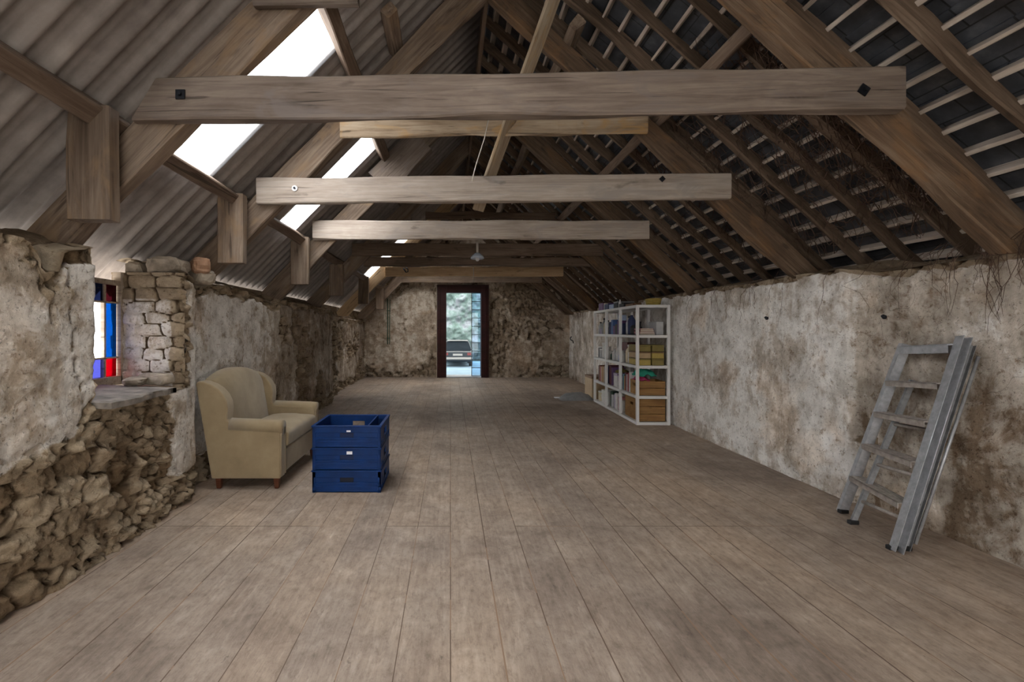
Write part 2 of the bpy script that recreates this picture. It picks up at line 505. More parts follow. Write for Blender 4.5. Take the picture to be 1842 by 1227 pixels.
def sheet_mat():
    m, nt, b, out = mat_new('weathered_cement_sheet')
    tc = nd(nt, 'TexCoord'); P = tc.outputs['Object']
    n = noise(nt, mapped(nt, P, (1, 5, 1)), 1.2, 6, 0.65, 0.5)
    n2 = noise(nt, P, 14, 4, 0.6)
    f = mth(nt, 'ADD', mth(nt, 'MULTIPLY', n, 0.7), mth(nt, 'MULTIPLY', n2, 0.3))
    c = ramp(nt, f, [(0.32, (0.14, 0.117, 0.104)), (0.5, (0.24, 0.208, 0.188)), (0.68, (0.34, 0.30, 0.27))])
    nt.links.new(c, b.inputs['Base Color'])
    b.inputs['Roughness'].default_value = 0.75
    b.inputs['Specular IOR Level'].default_value = 0.3
    bump(nt, b, n2, 0.2, 0.004)
    return m
M_sheet = sheet_mat()

def slate_mat():
    m, nt, b, out = mat_new('blue_grey_slate')
    tc = nd(nt, 'TexCoord'); P = tc.outputs['Object']
    br = nd(nt, 'TexBrick'); br.inputs['Scale'].default_value = 1.0
    br.inputs['Brick Width'].default_value = 0.26; br.inputs['Row Height'].default_value = 0.20
    br.inputs['Mortar Size'].default_value = 0.004
    br.inputs['Color1'].default_value = (0.9, 0.9, 0.9, 1); br.inputs['Color2'].default_value = (1.25, 1.25, 1.25, 1)
    br.inputs['Mortar'].default_value = (0.2, 0.2, 0.2, 1)
    cm = nd(nt, 'CombineXYZ'); sp = nd(nt, 'SeparateXYZ'); nt.links.new(P, sp.inputs[0])
    nt.links.new(sp.outputs[1], cm.inputs[0])
    nt.links.new(mth(nt, 'MULTIPLY', sp.outputs[0], 1.35), cm.inputs[1])
    nt.links.new(cm.outputs[0], br.inputs['Vector'])
    n = noise(nt, P, 7, 5, 0.6)
    c = ramp(nt, n, [(0.3, (0.022, 0.024, 0.028)), (0.55, (0.048, 0.052, 0.06)), (0.75, (0.10, 0.105, 0.115))])
    c = mix(nt, 1.0, c, br.outputs['Color'], 'MULTIPLY')
    nt.links.new(c, b.inputs['Base Color'])
    b.inputs['Roughness'].default_value = 0.5
    bump(nt, b, n, 0.3, 0.004)
    return m
M_slate = slate_mat()

def fabric_mat():
    m, nt, b, out = mat_new('khaki_upholstery')
    tc = nd(nt, 'TexCoord'); P = tc.outputs['Object']
    n = noise(nt, P, 3.5, 5, 0.6); n2 = noise(nt, P, 160, 2, 0.5)
    c = ramp(nt, n, [(0.3, (0.215, 0.158, 0.090)), (0.52, (0.275, 0.207, 0.122)), (0.72, (0.335, 0.260, 0.160))])
    nt.links.new(c, b.inputs['Base Color'])
    b.inputs['Roughness'].default_value = 0.9
    b.inputs['Sheen Weight'].default_value = 0.25
    b.inputs['Specular IOR Level'].default_value = 0.15
    bump(nt, b, mth(nt, 'ADD', mth(nt, 'MULTIPLY', n2, 0.3), n), 0.25, 0.006)
    return m
M_fab = fabric_mat()
M_blue = flat('blue_crate_plastic', (0.0018, 0.025, 0.115), 0.45, 0, 0.3, 9, 0.05, 0.25)
M_hole_shade = flat('hand_hole_shade_dark', (0.0008, 0.003, 0.012), 0.5, 0, 0.3, 9)
M_hole_shade_blue = flat('hand_hole_shade_blue', (0.001, 0.012, 0.06), 0.5, 0, 0.3, 9)
M_label = flat('white_paper_label', (0.75, 0.75, 0.78), 0.5)
M_alu = flat('scuffed_aluminium', (0.42, 0.43, 0.45), 0.4, 0.5, 0.22, 30, 0.1)
M_alu_shade = flat('shaded_aluminium', (0.27, 0.275, 0.285), 0.5, 0.5, 0.25, 28, 0.1)  # darker copy of the aluminium; shade on the rear legs put into colour
M_alu_tread = flat('dirty_ladder_tread', (0.34, 0.30, 0.27), 0.6, 0.35, 0.3, 25, 0.1)
M_white = flat('white_shelf_paint', (0.66, 0.65, 0.63), 0.45, 0, 0.06, 6)
M_iron = flat('black_iron', (0.015, 0.016, 0.02), 0.5, 0.6, 0.3, 30)
M_steel = flat('galvanised_washer', (0.6, 0.6, 0.6), 0.45, 0.5, 0.15, 30)
M_black = flat('black_rubber', (0.012, 0.012, 0.013), 0.7)
M_cord = flat('pale_cord', (0.6, 0.55, 0.48), 0.7)
M_stone = flat('grey_brown_stone', (0.27, 0.225, 0.175), 0.95, 0, 0.4, 12, 0.8, 0.1)
M_stone_r = flat('reddish_stone', (0.32, 0.19, 0.12), 0.95, 0, 0.35, 12, 0.8, 0.1)
M_twig = flat('dry_creeper_stem', (0.075, 0.042, 0.027), 0.9, 0, 0.4, 10)

def glass_mat(name, col, rough=0.0):
    m = bpy.data.materials.new(name); m.use_nodes = True
    nt = m.node_tree; nt.nodes.clear()
    out = nt.nodes.new('ShaderNodeOutputMaterial')
    tr = nt.nodes.new('ShaderNodeBsdfTransparent'); tr.inputs[0].default_value = (*col, 1)
    gl = nt.nodes.new('ShaderNodeBsdfGlossy'); gl.inputs['Roughness'].default_value = 0.0
    mx = nt.nodes.new('ShaderNodeMixShader')
    mx.inputs[0].default_value = 0.03; nt.links.new(tr.outputs[0], mx.inputs[1]); nt.links.new(gl.outputs[0], mx.inputs[2])
    nt.links.new(mx.outputs[0], out.inputs[0])
    return m
M_g_clear = glass_mat('clear_glass', (0.95, 0.97, 1.0))
M_g_blue = glass_mat('blue_glass', (0.005, 0.135, 0.34))
M_g_navy = glass_mat('navy_glass', (0.037, 0.05, 0.10))
M_g_maroon = glass_mat('maroon_glass', (0.10, 0.028, 0.04))
M_g_violet = glass_mat('violet_glass', (0.15, 0.16, 0.39))
M_g_red = glass_mat('red_glass', (0.35, 0.005, 0.035))

def skylight_mat():
    m = bpy.data.materials.new('clear_rooflight_sheet'); m.use_nodes = True
    nt = m.node_tree; nt.nodes.clear()
    out = nt.nodes.new('ShaderNodeOutputMaterial')
    tr = nt.nodes.new('ShaderNodeBsdfTransparent'); tr.inputs[0].default_value = (0.93, 0.96, 1.0, 1)
    tl = nt.nodes.new('ShaderNodeBsdfTranslucent'); tl.inputs[0].default_value = (0.9, 0.93, 0.97, 1)
    mx = nt.nodes.new('ShaderNodeMixShader'); mx.inputs[0].default_value = 0.35
    nt.links.new(tr.outputs[0], mx.inputs[1]); nt.links.new(tl.outputs[0], mx.inputs[2])
    nt.links.new(mx.outputs[0], out.inputs[0])
    return m
M_sky = skylight_mat()

# ------------------------------------------------------------------ wall grids
def grid_arrays(us, vs):
    U, V = np.meshgrid(us, vs, indexing='ij')
    return U, V

class WallMesh:
    def __init__(s): s.co = []; s.fa = []; s.at = {'plaster': [], 'tone': [], 'edge': [], 'brown_bias': []}; s.n = 0
    def grid(s, P, att, keep=None):
        """P: (nu, nv, 3) points; att: dict of (nu, nv)"""
        nu, nv = P.shape[:2]
        s.co.append(P.reshape(-1, 3))
        idx = np.arange(nu * nv).reshape(nu, nv) + s.n
        q = np.stack([idx[:-1, :-1], idx[1:, :-1], idx[1:, 1:], idx[:-1, 1:]], -1)
        if keep is not None:
            q = q[keep[:-1, :-1]]
        s.fa.append(q.reshape(-1, 4))
        for k in s.at:
            a = att.get(k, 0.0)
            s.at[k].append(np.broadcast_to(a, (nu, nv)).reshape(-1).astype(np.float32))
        s.n += nu * nv
    def build(s, name, mat):
        co = np.concatenate(s.co); fa = np.concatenate(s.fa)
        me = bpy.data.meshes.new(name)
        me.vertices.add(len(co)); me.vertices.foreach_set('co', co.astype(np.float32).ravel())
        me.loops.add(fa.size); me.loops.foreach_set('vertex_index', fa.astype(np.int32).ravel())
        me.polygons.add(len(fa))
        me.polygons.foreach_set('loop_start', np.arange(0, fa.size, 4, dtype=np.int32))
        me.polygons.foreach_set('loop_total', np.full(len(fa), 4, dtype=np.int32))
        me.polygons.foreach_set('use_smooth', np.ones(len(fa), dtype=bool))
        for k, v in s.at.items():
            a = me.attributes.new(k, 'FLOAT', 'POINT'); a.data.foreach_set('value', np.concatenate(v))
        me.update(); me.validate()
        me.materials.append(mat)
        o = bpy.data.objects.new(name, me); COL.objects.link(o)
        o['kind'] = 'structure'
        return o

def ysteps(a, b):
    """wall stations: close together near the camera, wider further off"""
    out = [a]; y = a
    while y < b - 1e-6:
        st = 0.014 + 0.006 * max(0.0, y - 2.0) if y > 0.9 else 0.06
        y = min(b, y + min(st, 0.045)); out.append(y)
    if out[-1] - out[-2] < 0.004: out.pop(-2)
    return np.array(out)

def xl(Y):                                   # inner face of the left wall
    return -np.interp(Y, [-2, 2.30, 3.16, 3.32, 3.5, 6.0, 7.6, 7.72, 8.6, 8.7, 11.7],
                      [1.78, 1.80, 1.84, 1.86, 1.985, 1.98, 1.955, 2.12, 2.10, 2.20, 2.20])
def xr(Y):                                   # inner face of the right wall
    return np.interp(Y, [-2, 3.17, 3.185, 5.8, 8, 11.7], [2.885, 2.885, 2.785, 2.835, 2.93, 3.06])

def surf(U, Z, seed, plaster, cw=0.19, ch=0.115, depth=0.040, rough=0.034):
    ux = U + 0.12 * (fbm(U * 5, Z * 5, seed + 40) - 0.5) + 0.03 * (fbm(U * 19, Z * 19, seed + 42) - 0.5)
    zx = Z + 0.12 * (fbm(U * 4, Z * 4, seed + 41) - 0.5) + 0.03 * (fbm(U * 17, Z * 17, seed + 43) - 0.5)
    e, t = stones(ux, zx, cw, ch, seed)
    e2, t2 = stones(ux + 3.3, zx + 1.7, cw * 0.45, ch * 0.5, seed + 9)
    small = sm(0.44, 0.52, fbm(U * 1.7, Z * 1.7, seed + 60))
    e = e * (1 - small) + e2 * small * 0.8; t = t * (1 - small) + t2 * small
    st = sm(0.0, 0.16, e) * depth * (0.35 + 0.7 * t) + (t - 0.5) * 0.035
    st = st + (np.mod(t * 7.31, 1) - .5) * (ux * 5 % 1 - .5) * 0.02
    rg = (fbm(U * 12, Z * 14, seed + 5, 5) - 0.5) * rough * 2.6 + (fbm(U * 40, Z * 40, seed + 6, 2) - 0.5) * rough * 0.9
    rdg = np.abs(fbm(U * 9, Z * 11, seed + 15, 3) - 0.5) * 0.10 + np.abs(fbm(U * 22, Z * 24, seed + 16, 3) - 0.5) * 0.05
    stone_h = st - depth + rg - 0.022 + rdg
    pl_h = (fbm(U * 2.1, Z * 2.1, seed + 3, 5) - 0.5) * 0.05 + (fbm(U * 12, Z * 12, seed + 4, 3) - 0.5) * 0.010 + sm(0.0, 0.3, e) * 0.006
    m = sm(0.40, 0.60, plaster)
    d = stone_h * (1 - m) + pl_h * m
    return d, dict(plaster=plaster, tone=np.clip(t, 0, 1), edge=e)

XO = -2.32
# ---- left wall -------------------------------------------------------------
WY0, WY1, WZ = 2.30, 3.16, 0.82
def ltop(Y):
    t = np.interp(Y, [-2, 1.6, 1.88, 1.98, 2.02, 2.10, 2.13, 2.30, 3.16, 3.3, 3.5, 3.62, 3.8, 3.95, 4.5, 5.1, 5.4, 7.5, 7.7, 11.7],
                  [1.63, 1.62, 1.60, 1.56, 1.46, 1.47, 1.57, 1.62, 1.60, 1.58, 1.50, 1.52, 1.60, 1.60, 1.58, 1.50, 1.56, 1.55, 1.46, 1.45])
    return t + 0.035 * (fbm(Y * 5, Y * 0, 77) - 0.5)
def lplaster(U, Z):
    n = (fbm(U * 2.6, Z * 2.6, 201, 5) - 0.5); nn = (fbm(U * 9, Z * 9, 202, 4) - 0.5)
    # bare rubble below a broken line near the camera, right under the window, stripes further off
    line = np.interp(U, [-2, 1.2, 1.82, 2.0, 2.17, 2.22, 2.27, 2.35], [0.66, 0.62, 0.60, 0.66, 0.66, 0.76, 0.83, 0.9])
    near = sm(-0.05, 0.05, Z - line + n * 0.16 + nn * 0.08)
    under = sm(0.0, 0.12, U - 2.93 + n * 0.35 + nn * 0.1 + (Z - 0.35) * 0.12)
    jam = np.where(Z > 0.8, sm(0.0, 0.05, U - 3.205 + nn * 0.06), under)
    a = np.where(U < 2.30, near, jam)
    low = np.where(U > 3.0, sm(0.0, 0.12, Z - 0.14 + n * 0.3), 1.0)
    a = a * low
    far = np.interp(U, [0, 4.7, 5.3, 5.8, 6.4, 7.3, 7.62, 7.7, 8.6, 8.8, 12], [1, 1, 0.66, 0.46, 0.54, 0.62, 0.58, 0.25, 0.3, 0.62, 0.55])
    a = np.minimum(a, np.clip(far + n * 1.3 + nn * 0.5, 0, 1))
    # broken top edge
    tp = ltop(U)
    a = a * sm(0.0, 0.07, tp - Z - 0.035 + nn * 0.12)
    # flaked patch beside the near truss foot
    a = a * (1 - sm(0.0, 0.05, 0.06 + nn * 0.1 - np.hypot((U - 2.04) * 0.8, (Z - 1.40) * 0.75)) * 0.9)
    cr = np.abs(U - (2.02 + 0.10 * np.clip(1.50 - Z, 0, 1) + 0.05 * (fbm(Z * 7, Z * 0, 91) - 0.5)))
    a = a * (1 - (1 - sm(0.003, 0.012, cr)) * (Z > 1.22) * 0.9)
    cr = np.abs(U - (2.15 + 0.16 * np.clip(1.30 - Z, 0, 1) * (Z < 1.35) + 0.04 * (fbm(Z * 9, Z * 0, 95) - 0.5)))
    a = a * (1 - (1 - sm(0.002, 0.009, cr)) * (Z > 0.85) * (Z < 1.5) * 0.9)
    return a

wl_ = WallMesh()
def front(ya, yb, z0f, z1f, nv):
    us = ysteps(ya, yb); tv = np.linspace(0, 1, nv)
    U, T = grid_arrays(us, tv)
    Z = z0f(U) * (1 - T) + z1f(U) * T
    pl = lplaster(U, Z)
    d, att = surf(U, Z, 11, pl)
    # the two flanks of the window opening are rounded off a little
    X = xl(U) + d
    att['brown_bias'] = np.clip(0.75 * sm(4.4, 5.6, U) + 0.55 * sm(0.3, 0.0, ltop(U) - Z) * (U < 2.2) + 0.35 * sm(0.5, 0.0, Z), 0, 1)  # browner far off, at the near wall head and along the foot
    P = np.stack([X, U, Z], -1)
    wl_.grid(P, att)
    return us
zero = lambda U: U * 0 - 0.03
front(YA, WY0, zero, ltop, 110)
front(WY0, WY1, zero, lambda U: U * 0 + WZ - 0.02, 60)
front(WY1, YB + 0.1, zero, ltop, 100)
# top of the wall and outer face
for ya, yb, base in ((YA, WY0, None), (WY0, WY1, WZ - 0.02), (WY1, YB + 0.1, None)):
    us = ysteps(ya, yb)[::2]
    if us[-1] < yb: us = np.append(us, yb)
    U, T = grid_arrays(us, np.linspace(0, 1, 12))
    zt = ltop(U) if base is None else U * 0 + base
    e, t = stones(U, T * 0.5, 0.2, 0.16, 61)
    X = xl(U) * (1 - T) + (XO) * T
    Zt = np.minimum(zt + 0.03 * sm(0, .2, e) * np.sin(np.pi * T), zl(X, SHEET - 0.06))
    if base is None: Zt = Zt * (1 - T ** 3) + zl(X, SHEET - 0.02) * T ** 3
    P = np.stack([X, U, Zt], -1)
    wl_.grid(P, dict(plaster=0.0, tone=t, edge=e, brown_bias=0.5))
    U, T = grid_arrays(np.linspace(ya, yb, 8), np.linspace(0, 1, 3))
    zt = np.minimum(ltop(U) if base is None else U * 0 + base, zl(XO, SHEET - 0.06))
    wl_.grid(np.stack([U * 0 + XO, U, -0.03 * (1 - T) + zt * T], -1), dict(plaster=0.6, tone=0.5, edge=0.5))
# jambs of the window opening
def jamb(y, sgn, seed):
    xs = np.linspace(0, 1, 46); U, T = grid_arrays(xs, np.linspace(0, 1, 80))
    zt = 1.60 if sgn < 0 else 1.62
    Z = (WZ - 0.04) * (1 - T) + zt * T
    X = -1.80 - (0.05 if sgn < 0 else 0.0) - U * (-XO - 1.85)
    hx = -X
    e, t = stones(hx + 0.02 * (fbm(Z * 9, hx * 3, 5) - .5), Z + 0.02 * (fbm(hx * 5, Z * 3, 6) - .5), 0.17, 0.083, seed, 0.5)
    d = sm(0, 0.16, e) * 0.018 + (t - 0.5) * 0.022 + (fbm(hx * 20, Z * 20, seed, 3) - 0.5) * 0.014
    edge_in = sm(0.10, 0.0, U) * 0.028 * (0.6 + fbm(Z * 14, Z * 0, 8))
    splay = -0.05 * U
    Y = y + sgn * (d - edge_in) + sgn * -splay * 0.5
    pl = 0.72 * sm(0.03, 0.14, U - 0.05 + 0.12 * (fbm(hx * 8, Z * 8, 15) - .5)) * sm(0.0, 0.05, zt - Z - 0.15) * (0.3 + 0.7 * sm(0.02, 0.12, e)) 
    pl = np.maximum(pl, sm(0.55, 0.62, U) * sm(0.0, 0.05, zt - Z - 0.2) * 0.8)
    wl_.grid(np.stack([X, Y, Z], -1), dict(plaster=pl, tone=t * 0.6 + 0.4, edge=e, brown_bias=0.15))
jamb(WY1, -1, 71)
jamb(WY0, 1, 73)
wall_left = wl_.build('wall_left', M_wall)

# ---- right wall ------------------------------------------------------------
def rtop(Y):
    return 1.60 + np.interp(Y, [-2, 3.1, 3.25, 5, 8, 12], [0.0, 0.0, 0.04, 0.06, 0.06, 0.05]) + 0.04 * (fbm(Y * 4, Y * 0, 78) - 0.5)
wr_ = WallMesh()
us = ysteps(YA, YB + 0.1); U, T = grid_arrays(us, np.linspace(0, 1, 120))
Z = -0.03 * (1 - T) + rtop(U) * T
n = fbm(U * 2.2, Z * 2.2, 301, 5) - 0.5; nn = fbm(U * 8, Z * 8, 302, 4) - 0.5
pl = np.clip(0.86 + n * 0.55 + nn * 0.35, 0, 1)
pl = pl * sm(0.0, 0.04, rtop(U) - Z - 0.008 + nn * 0.10)
pl = pl * (1 - 0.15 * sm(0.02, 0.0, np.abs(U - 3.17) - 0.012 + nn * 0.05))
pl = pl * (1 - 0.9 * sm(0.0, 0.05, 0.09 + nn * 0.3 - np.hypot((U - 3.13) * 1.4, (Z - 0.45) * 0.5)))
d, att = surf(U, Z, 21, pl, depth=0.035)
stp = sm(3.165, 3.19, U)
brown_bias = np.clip(0.95 * (1 - stp) + 0.4 * sm(0.28, 0.0, Z + n * .3) + 0.3 * sm(0.25, 0.0, rtop(U) - Z + n * .2) + 0.5 * sm(7.6, 8.6, U), 0, 1)  # browner before the step, at foot and head, and far off
att['brown_bias'] = brown_bias
X = xr(U) - d * 0.8
wr_.grid(np.stack([X, U, Z], -1), att)
Ut, Tt = grid_arrays(us[::2], np.linspace(0, 1, 10))
Xt = xr(Ut) * (1 - Tt) + 3.42 * Tt
e, t = stones(Ut, Tt * .5, .2, .16, 62)
Zt = np.minimum(rtop(Ut) + 0.03 * sm(0, .2, e) * np.sin(np.pi * Tt), zr(Xt, SLTO - 0.03))
Zt = Zt * (1 - Tt ** 3) + zr(Xt, SLTO - 0.005) * Tt ** 3
wr_.grid(np.stack([Xt, Ut, Zt], -1), dict(plaster=0.0, tone=t, edge=e, brown_bias=0.5))
Ut, Tt = grid_arrays(np.linspace(YA, YB + .1, 8), np.linspace(0, 1, 3))
wr_.grid(np.stack([Ut * 0 + 3.42, Ut, -0.03 * (1 - Tt) + min(1.58, zr(3.42, SLTO - .03)) * Tt], -1), dict(plaster=0.6, tone=0.5, edge=0.5))
wall_right = wr_.build('wall_right', M_wall_r)

# ---- far gable with the doorway -------------------------------------------
DX0, DX1, DZ = -0.35, 0.99, 2.38             # outer edges of the door frame
wf_ = WallMesh()
def gable(x0, x1, z0, z1f, nu, nv, y=YB, dm=1.0):
    U, T = grid_arrays(np.linspace(x0, x1, nu), np.linspace(0, 1, nv))
    Z = z0 * (1 - T) + z1f(U) * T
    n = fbm(U * 1.6, Z * 1.6, 401, 5) - 0.5; nn = fbm(U * 6, Z * 6, 402, 4) - 0.5
    base = np.where(U < 0.3, 0.38, 0.55)
    pl = np.clip(base + n * 1.5 + nn * 0.4, 0, 1)
    pl = np.maximum(pl, sm(0.0, 0.05, -1.62 - U + nn * .1) * sm(.7, .78, Z) * 0.9)            # plastered strip by left corner
    hole = sm(0.0, 0.12, 0.55 + n * 0.6 - np.hypot((U - 2.0) * 0.75, (Z - 2.1) * 0.95))        # bare darker patch, upper right
    pl = pl * (1 - hole)
    pl = np.maximum(pl, 0.85 * sm(0, .1, 0.26 + n * .4 - np.hypot((U + 1.05) * 0.6, (Z - 1.95) * 0.8)))
    d, att = surf(U, Z, 31, pl, cw=0.36, ch=0.16, depth=0.05)
    d = d * (1 - 0.7 * sm(0.1, 0.0, np.minimum(np.abs(U - DX0), np.abs(U - DX1))))
    att['brown_bias'] = np.clip(0.25 + hole * 1.0 + n * 0.4 + 0.3 * sm(0.6, 1.6, U), 0, 1)
    att['tone'] = att['tone'] * (1 - 0.75 * hole)
    wf_.grid(np.stack([U, y - d, Z], -1), att)
roofline = lambda U: np.where(U < AX, zl(U, SHEET + 0.05), zr(U, SLTO + 0.05))
gable(-2.45, DX0, -0.03, roofline, 90, 110)
gable(DX1, 3.45, -0.03, roofline, 100, 100)
gable(DX0, DX1, DZ, roofline, 50, 60)
# outer skin and the reveals of the doorway
for x0, x1, z0 in ((-2.45, DX0, -0.03), (DX1, 3.45, -0.03), (DX0, DX1, DZ)):
    U, T = grid_arrays(np.linspace(x0, x1, 12), np.linspace(0, 1, 3))
    Z = z0 * (1 - T) + roofline(U) * T
    wf_.grid(np.stack([U, U * 0 + YB + 0.45, Z], -1), dict(plaster=0.5, tone=0.5, edge=0.5))
for xx in (DX0, DX1):
    U, T = grid_arrays(np.linspace(0, 1, 8), np.linspace(0, 1, 20))
    wf_.grid(np.stack([U * 0 + xx, YB - .02 + U * 0.47, -0.03 + T * (DZ + .03)], -1), dict(plaster=0.2, tone=0.5, edge=0.3, brown_bias=.5))
U, T = grid_arrays(np.linspace(DX0, DX1, 12), np.linspace(0, 1, 5))
wf_.grid(np.stack([U, YB - .02 + T * 0.47, U * 0 + DZ], -1), dict(plaster=0.2, tone=0.5, edge=0.3, brown_bias=.5))
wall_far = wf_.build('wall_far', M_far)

# ---- wall behind the camera with an added opening, sized to let in fill daylight ----------------------
wb_ = WallMesh()
for x0, x1, z0 in ((-2.32, -0.45, -0.03), (1.55, 3.42, -0.03), (-0.45, 1.55, 2.2)):
    for yy in (YA, YA - 0.45):
        U, T = grid_arrays(np.linspace(x0, x1, 12), np.linspace(0, 1, 8))
        Z = z0 * (1 - T) + roofline(U) * T
        wb_.grid(np.stack([U, U * 0 + yy, Z], -1), dict(plaster=0.8, tone=0.5, edge=0.5, brown_bias=0.2))
wall_back = wb_.build('wall_back', M_wall_r)

# ------------------------------------------------------------------ floor
fm = MB(); fm.bb(-2.4, 3.4, YA, YB + 0.45, -0.14, 0.0)
fl = fm.build('floor', M_floor); fl['kind'] = 'structure'

# ------------------------------------------------------------------ left roof: corrugated sheets
PITCH = 0.146
def corr(Y): return 0.013 * np.cos(2 * np.pi * Y / PITCH) - 0.006 * np.cos(4 * np.pi * Y / PITCH)
# rooflights: (y0, y1, x0, x1)
SKY = [(2.72, 3.25), (4.66, 5.06), (9.1, 10.3), (0.25, 1.25)]  # the last, above the camera, is unseen and added for top light
ws_ = WallMesh()
us = np.arange(YA - 0.45, YB + 0.5, PITCH / 10)
xs = np.array([-2.56, -2.3, -2.0, -1.75, -1.2, -0.80, -0.3, 0.0, AX + 0.04])
U, V = grid_arrays(us, xs)
Zs = zl(V, SHEET + 0.02) + corr(U) * 1.35
keep = np.ones(U.shape, bool)
for i in range(len(xs) - 1):
    if xs[i] > -1.8 and xs[i + 1] < -0.7:
        for (a, b) in SKY: keep[:, i] &= ~((us > a) & (us < b))
ws_.grid(np.stack([V, U, Zs], -1), dict(), keep)
ceiling_left = ws_.build('ceiling_left', M_sheet)
so = ceiling_left.modifiers.new('thickness', 'SOLIDIFY'); so.thickness = 0.007; so.offset = -1
for k, (a, b) in enumerate(SKY):
    w2 = WallMesh()
    u2 = us[(us > a - PITCH * 0.35) & (us < b + PITCH * 0.35)]
    U, V = grid_arrays(u2, np.array([-1.78, -1.2, -0.77]))
    w2.grid(np.stack([V, U, zl(V, SHEET + 0.012) + corr(U) * 1.35], -1), dict())
    o = w2.build('window_%d' % (k + 2), M_sky)
    tag(o, ['clear corrugated rooflight sheet behind the nearest collar beam', 'clear corrugated rooflight sheet behind the second truss',
            'small clear rooflight sheet far down the left roof slope', 'added unseen rooflight sheet in the left slope above the camera'][k], 'rooflight')

# right roof: slates laid over battens (stepped courses)
wsl = WallMesh()
xs = np.arange(AX - 0.05, 3.80, 0.135)
us = np.arange(YA - 0.5, YB + 0.6, 0.25)
for i in range(len(xs) - 1):
    U, V = grid_arrays(us, np.array([xs[i], xs[i + 1] + 0.03]))
    zz = zr(V, SLTO)
    zz[:, 1] += 0.020
    wsl.grid(np.stack([V, U, zz], -1), dict())
ceiling_right = wsl.build('ceiling_right', M_slate)
for p in ceiling_right.data.polygons: p.use_smooth = False
so = ceiling_right.modifiers.new('thickness', 'SOLIDIFY'); so.thickness = 0.012; so.offset = -1

# ------------------------------------------------------------------ roof trusses
ORD = ['first', 'second', 'third', 'fourth', 'fifth', 'sixth', 'seventh', 'eighth', 'ninth', 'tenth', 'eleventh', 'twelfth', 'thirteenth',
       'fourteenth', 'fifteenth', 'sixteenth', 'seventeenth', 'eighteenth', 'nineteenth', 'twentieth', 'twenty-first', 'twenty-second',
       'twenty-third', 'twenty-fourth', 'twenty-fifth', 'twenty-sixth', 'twenty-seventh', 'twenty-eighth', 'twenty-ninth', 'thirtieth',
       'thirty-first', 'thirty-second', 'thirty-third']
#          left X, left z, right X, right z, depth, material, cut
COLLAR = [(-1.515, 2.345, 2.25, 2.403, 0.212, M_collar, 0.62),
          (-1.55, 2.318, 2.245, 2.362, 0.205, M_collar_lit, 0),
          (-1.60, 2.371, 2.31, 2.377, 0.215, M_collar_lit, 0),
          (-1.50, 2.44, 2.33, 2.44, 0.19, M_collar_dark, 0),
          (-1.30, 2.385, 2.26, 2.385, 0.19, M_collar_new, 0),
          (-1.20, 2.50, 2.25, 2.50, 0.22, M_rafter, 0)]
TLAB = ['nearest roof truss, its broad collar beam with black square washers',
        'second roof truss from the camera, collar with one white washer, scrap plank above',
        'third roof truss, skylit collar beam and a board lapped on its left rafter',
        'fourth roof truss, darker collar beam doubled by a brown beam below',
        'fifth roof truss with a fresh pale collar and orange left rafter',
        'furthest roof truss, dark, close to the gable wall above the doorway']
trusses = []
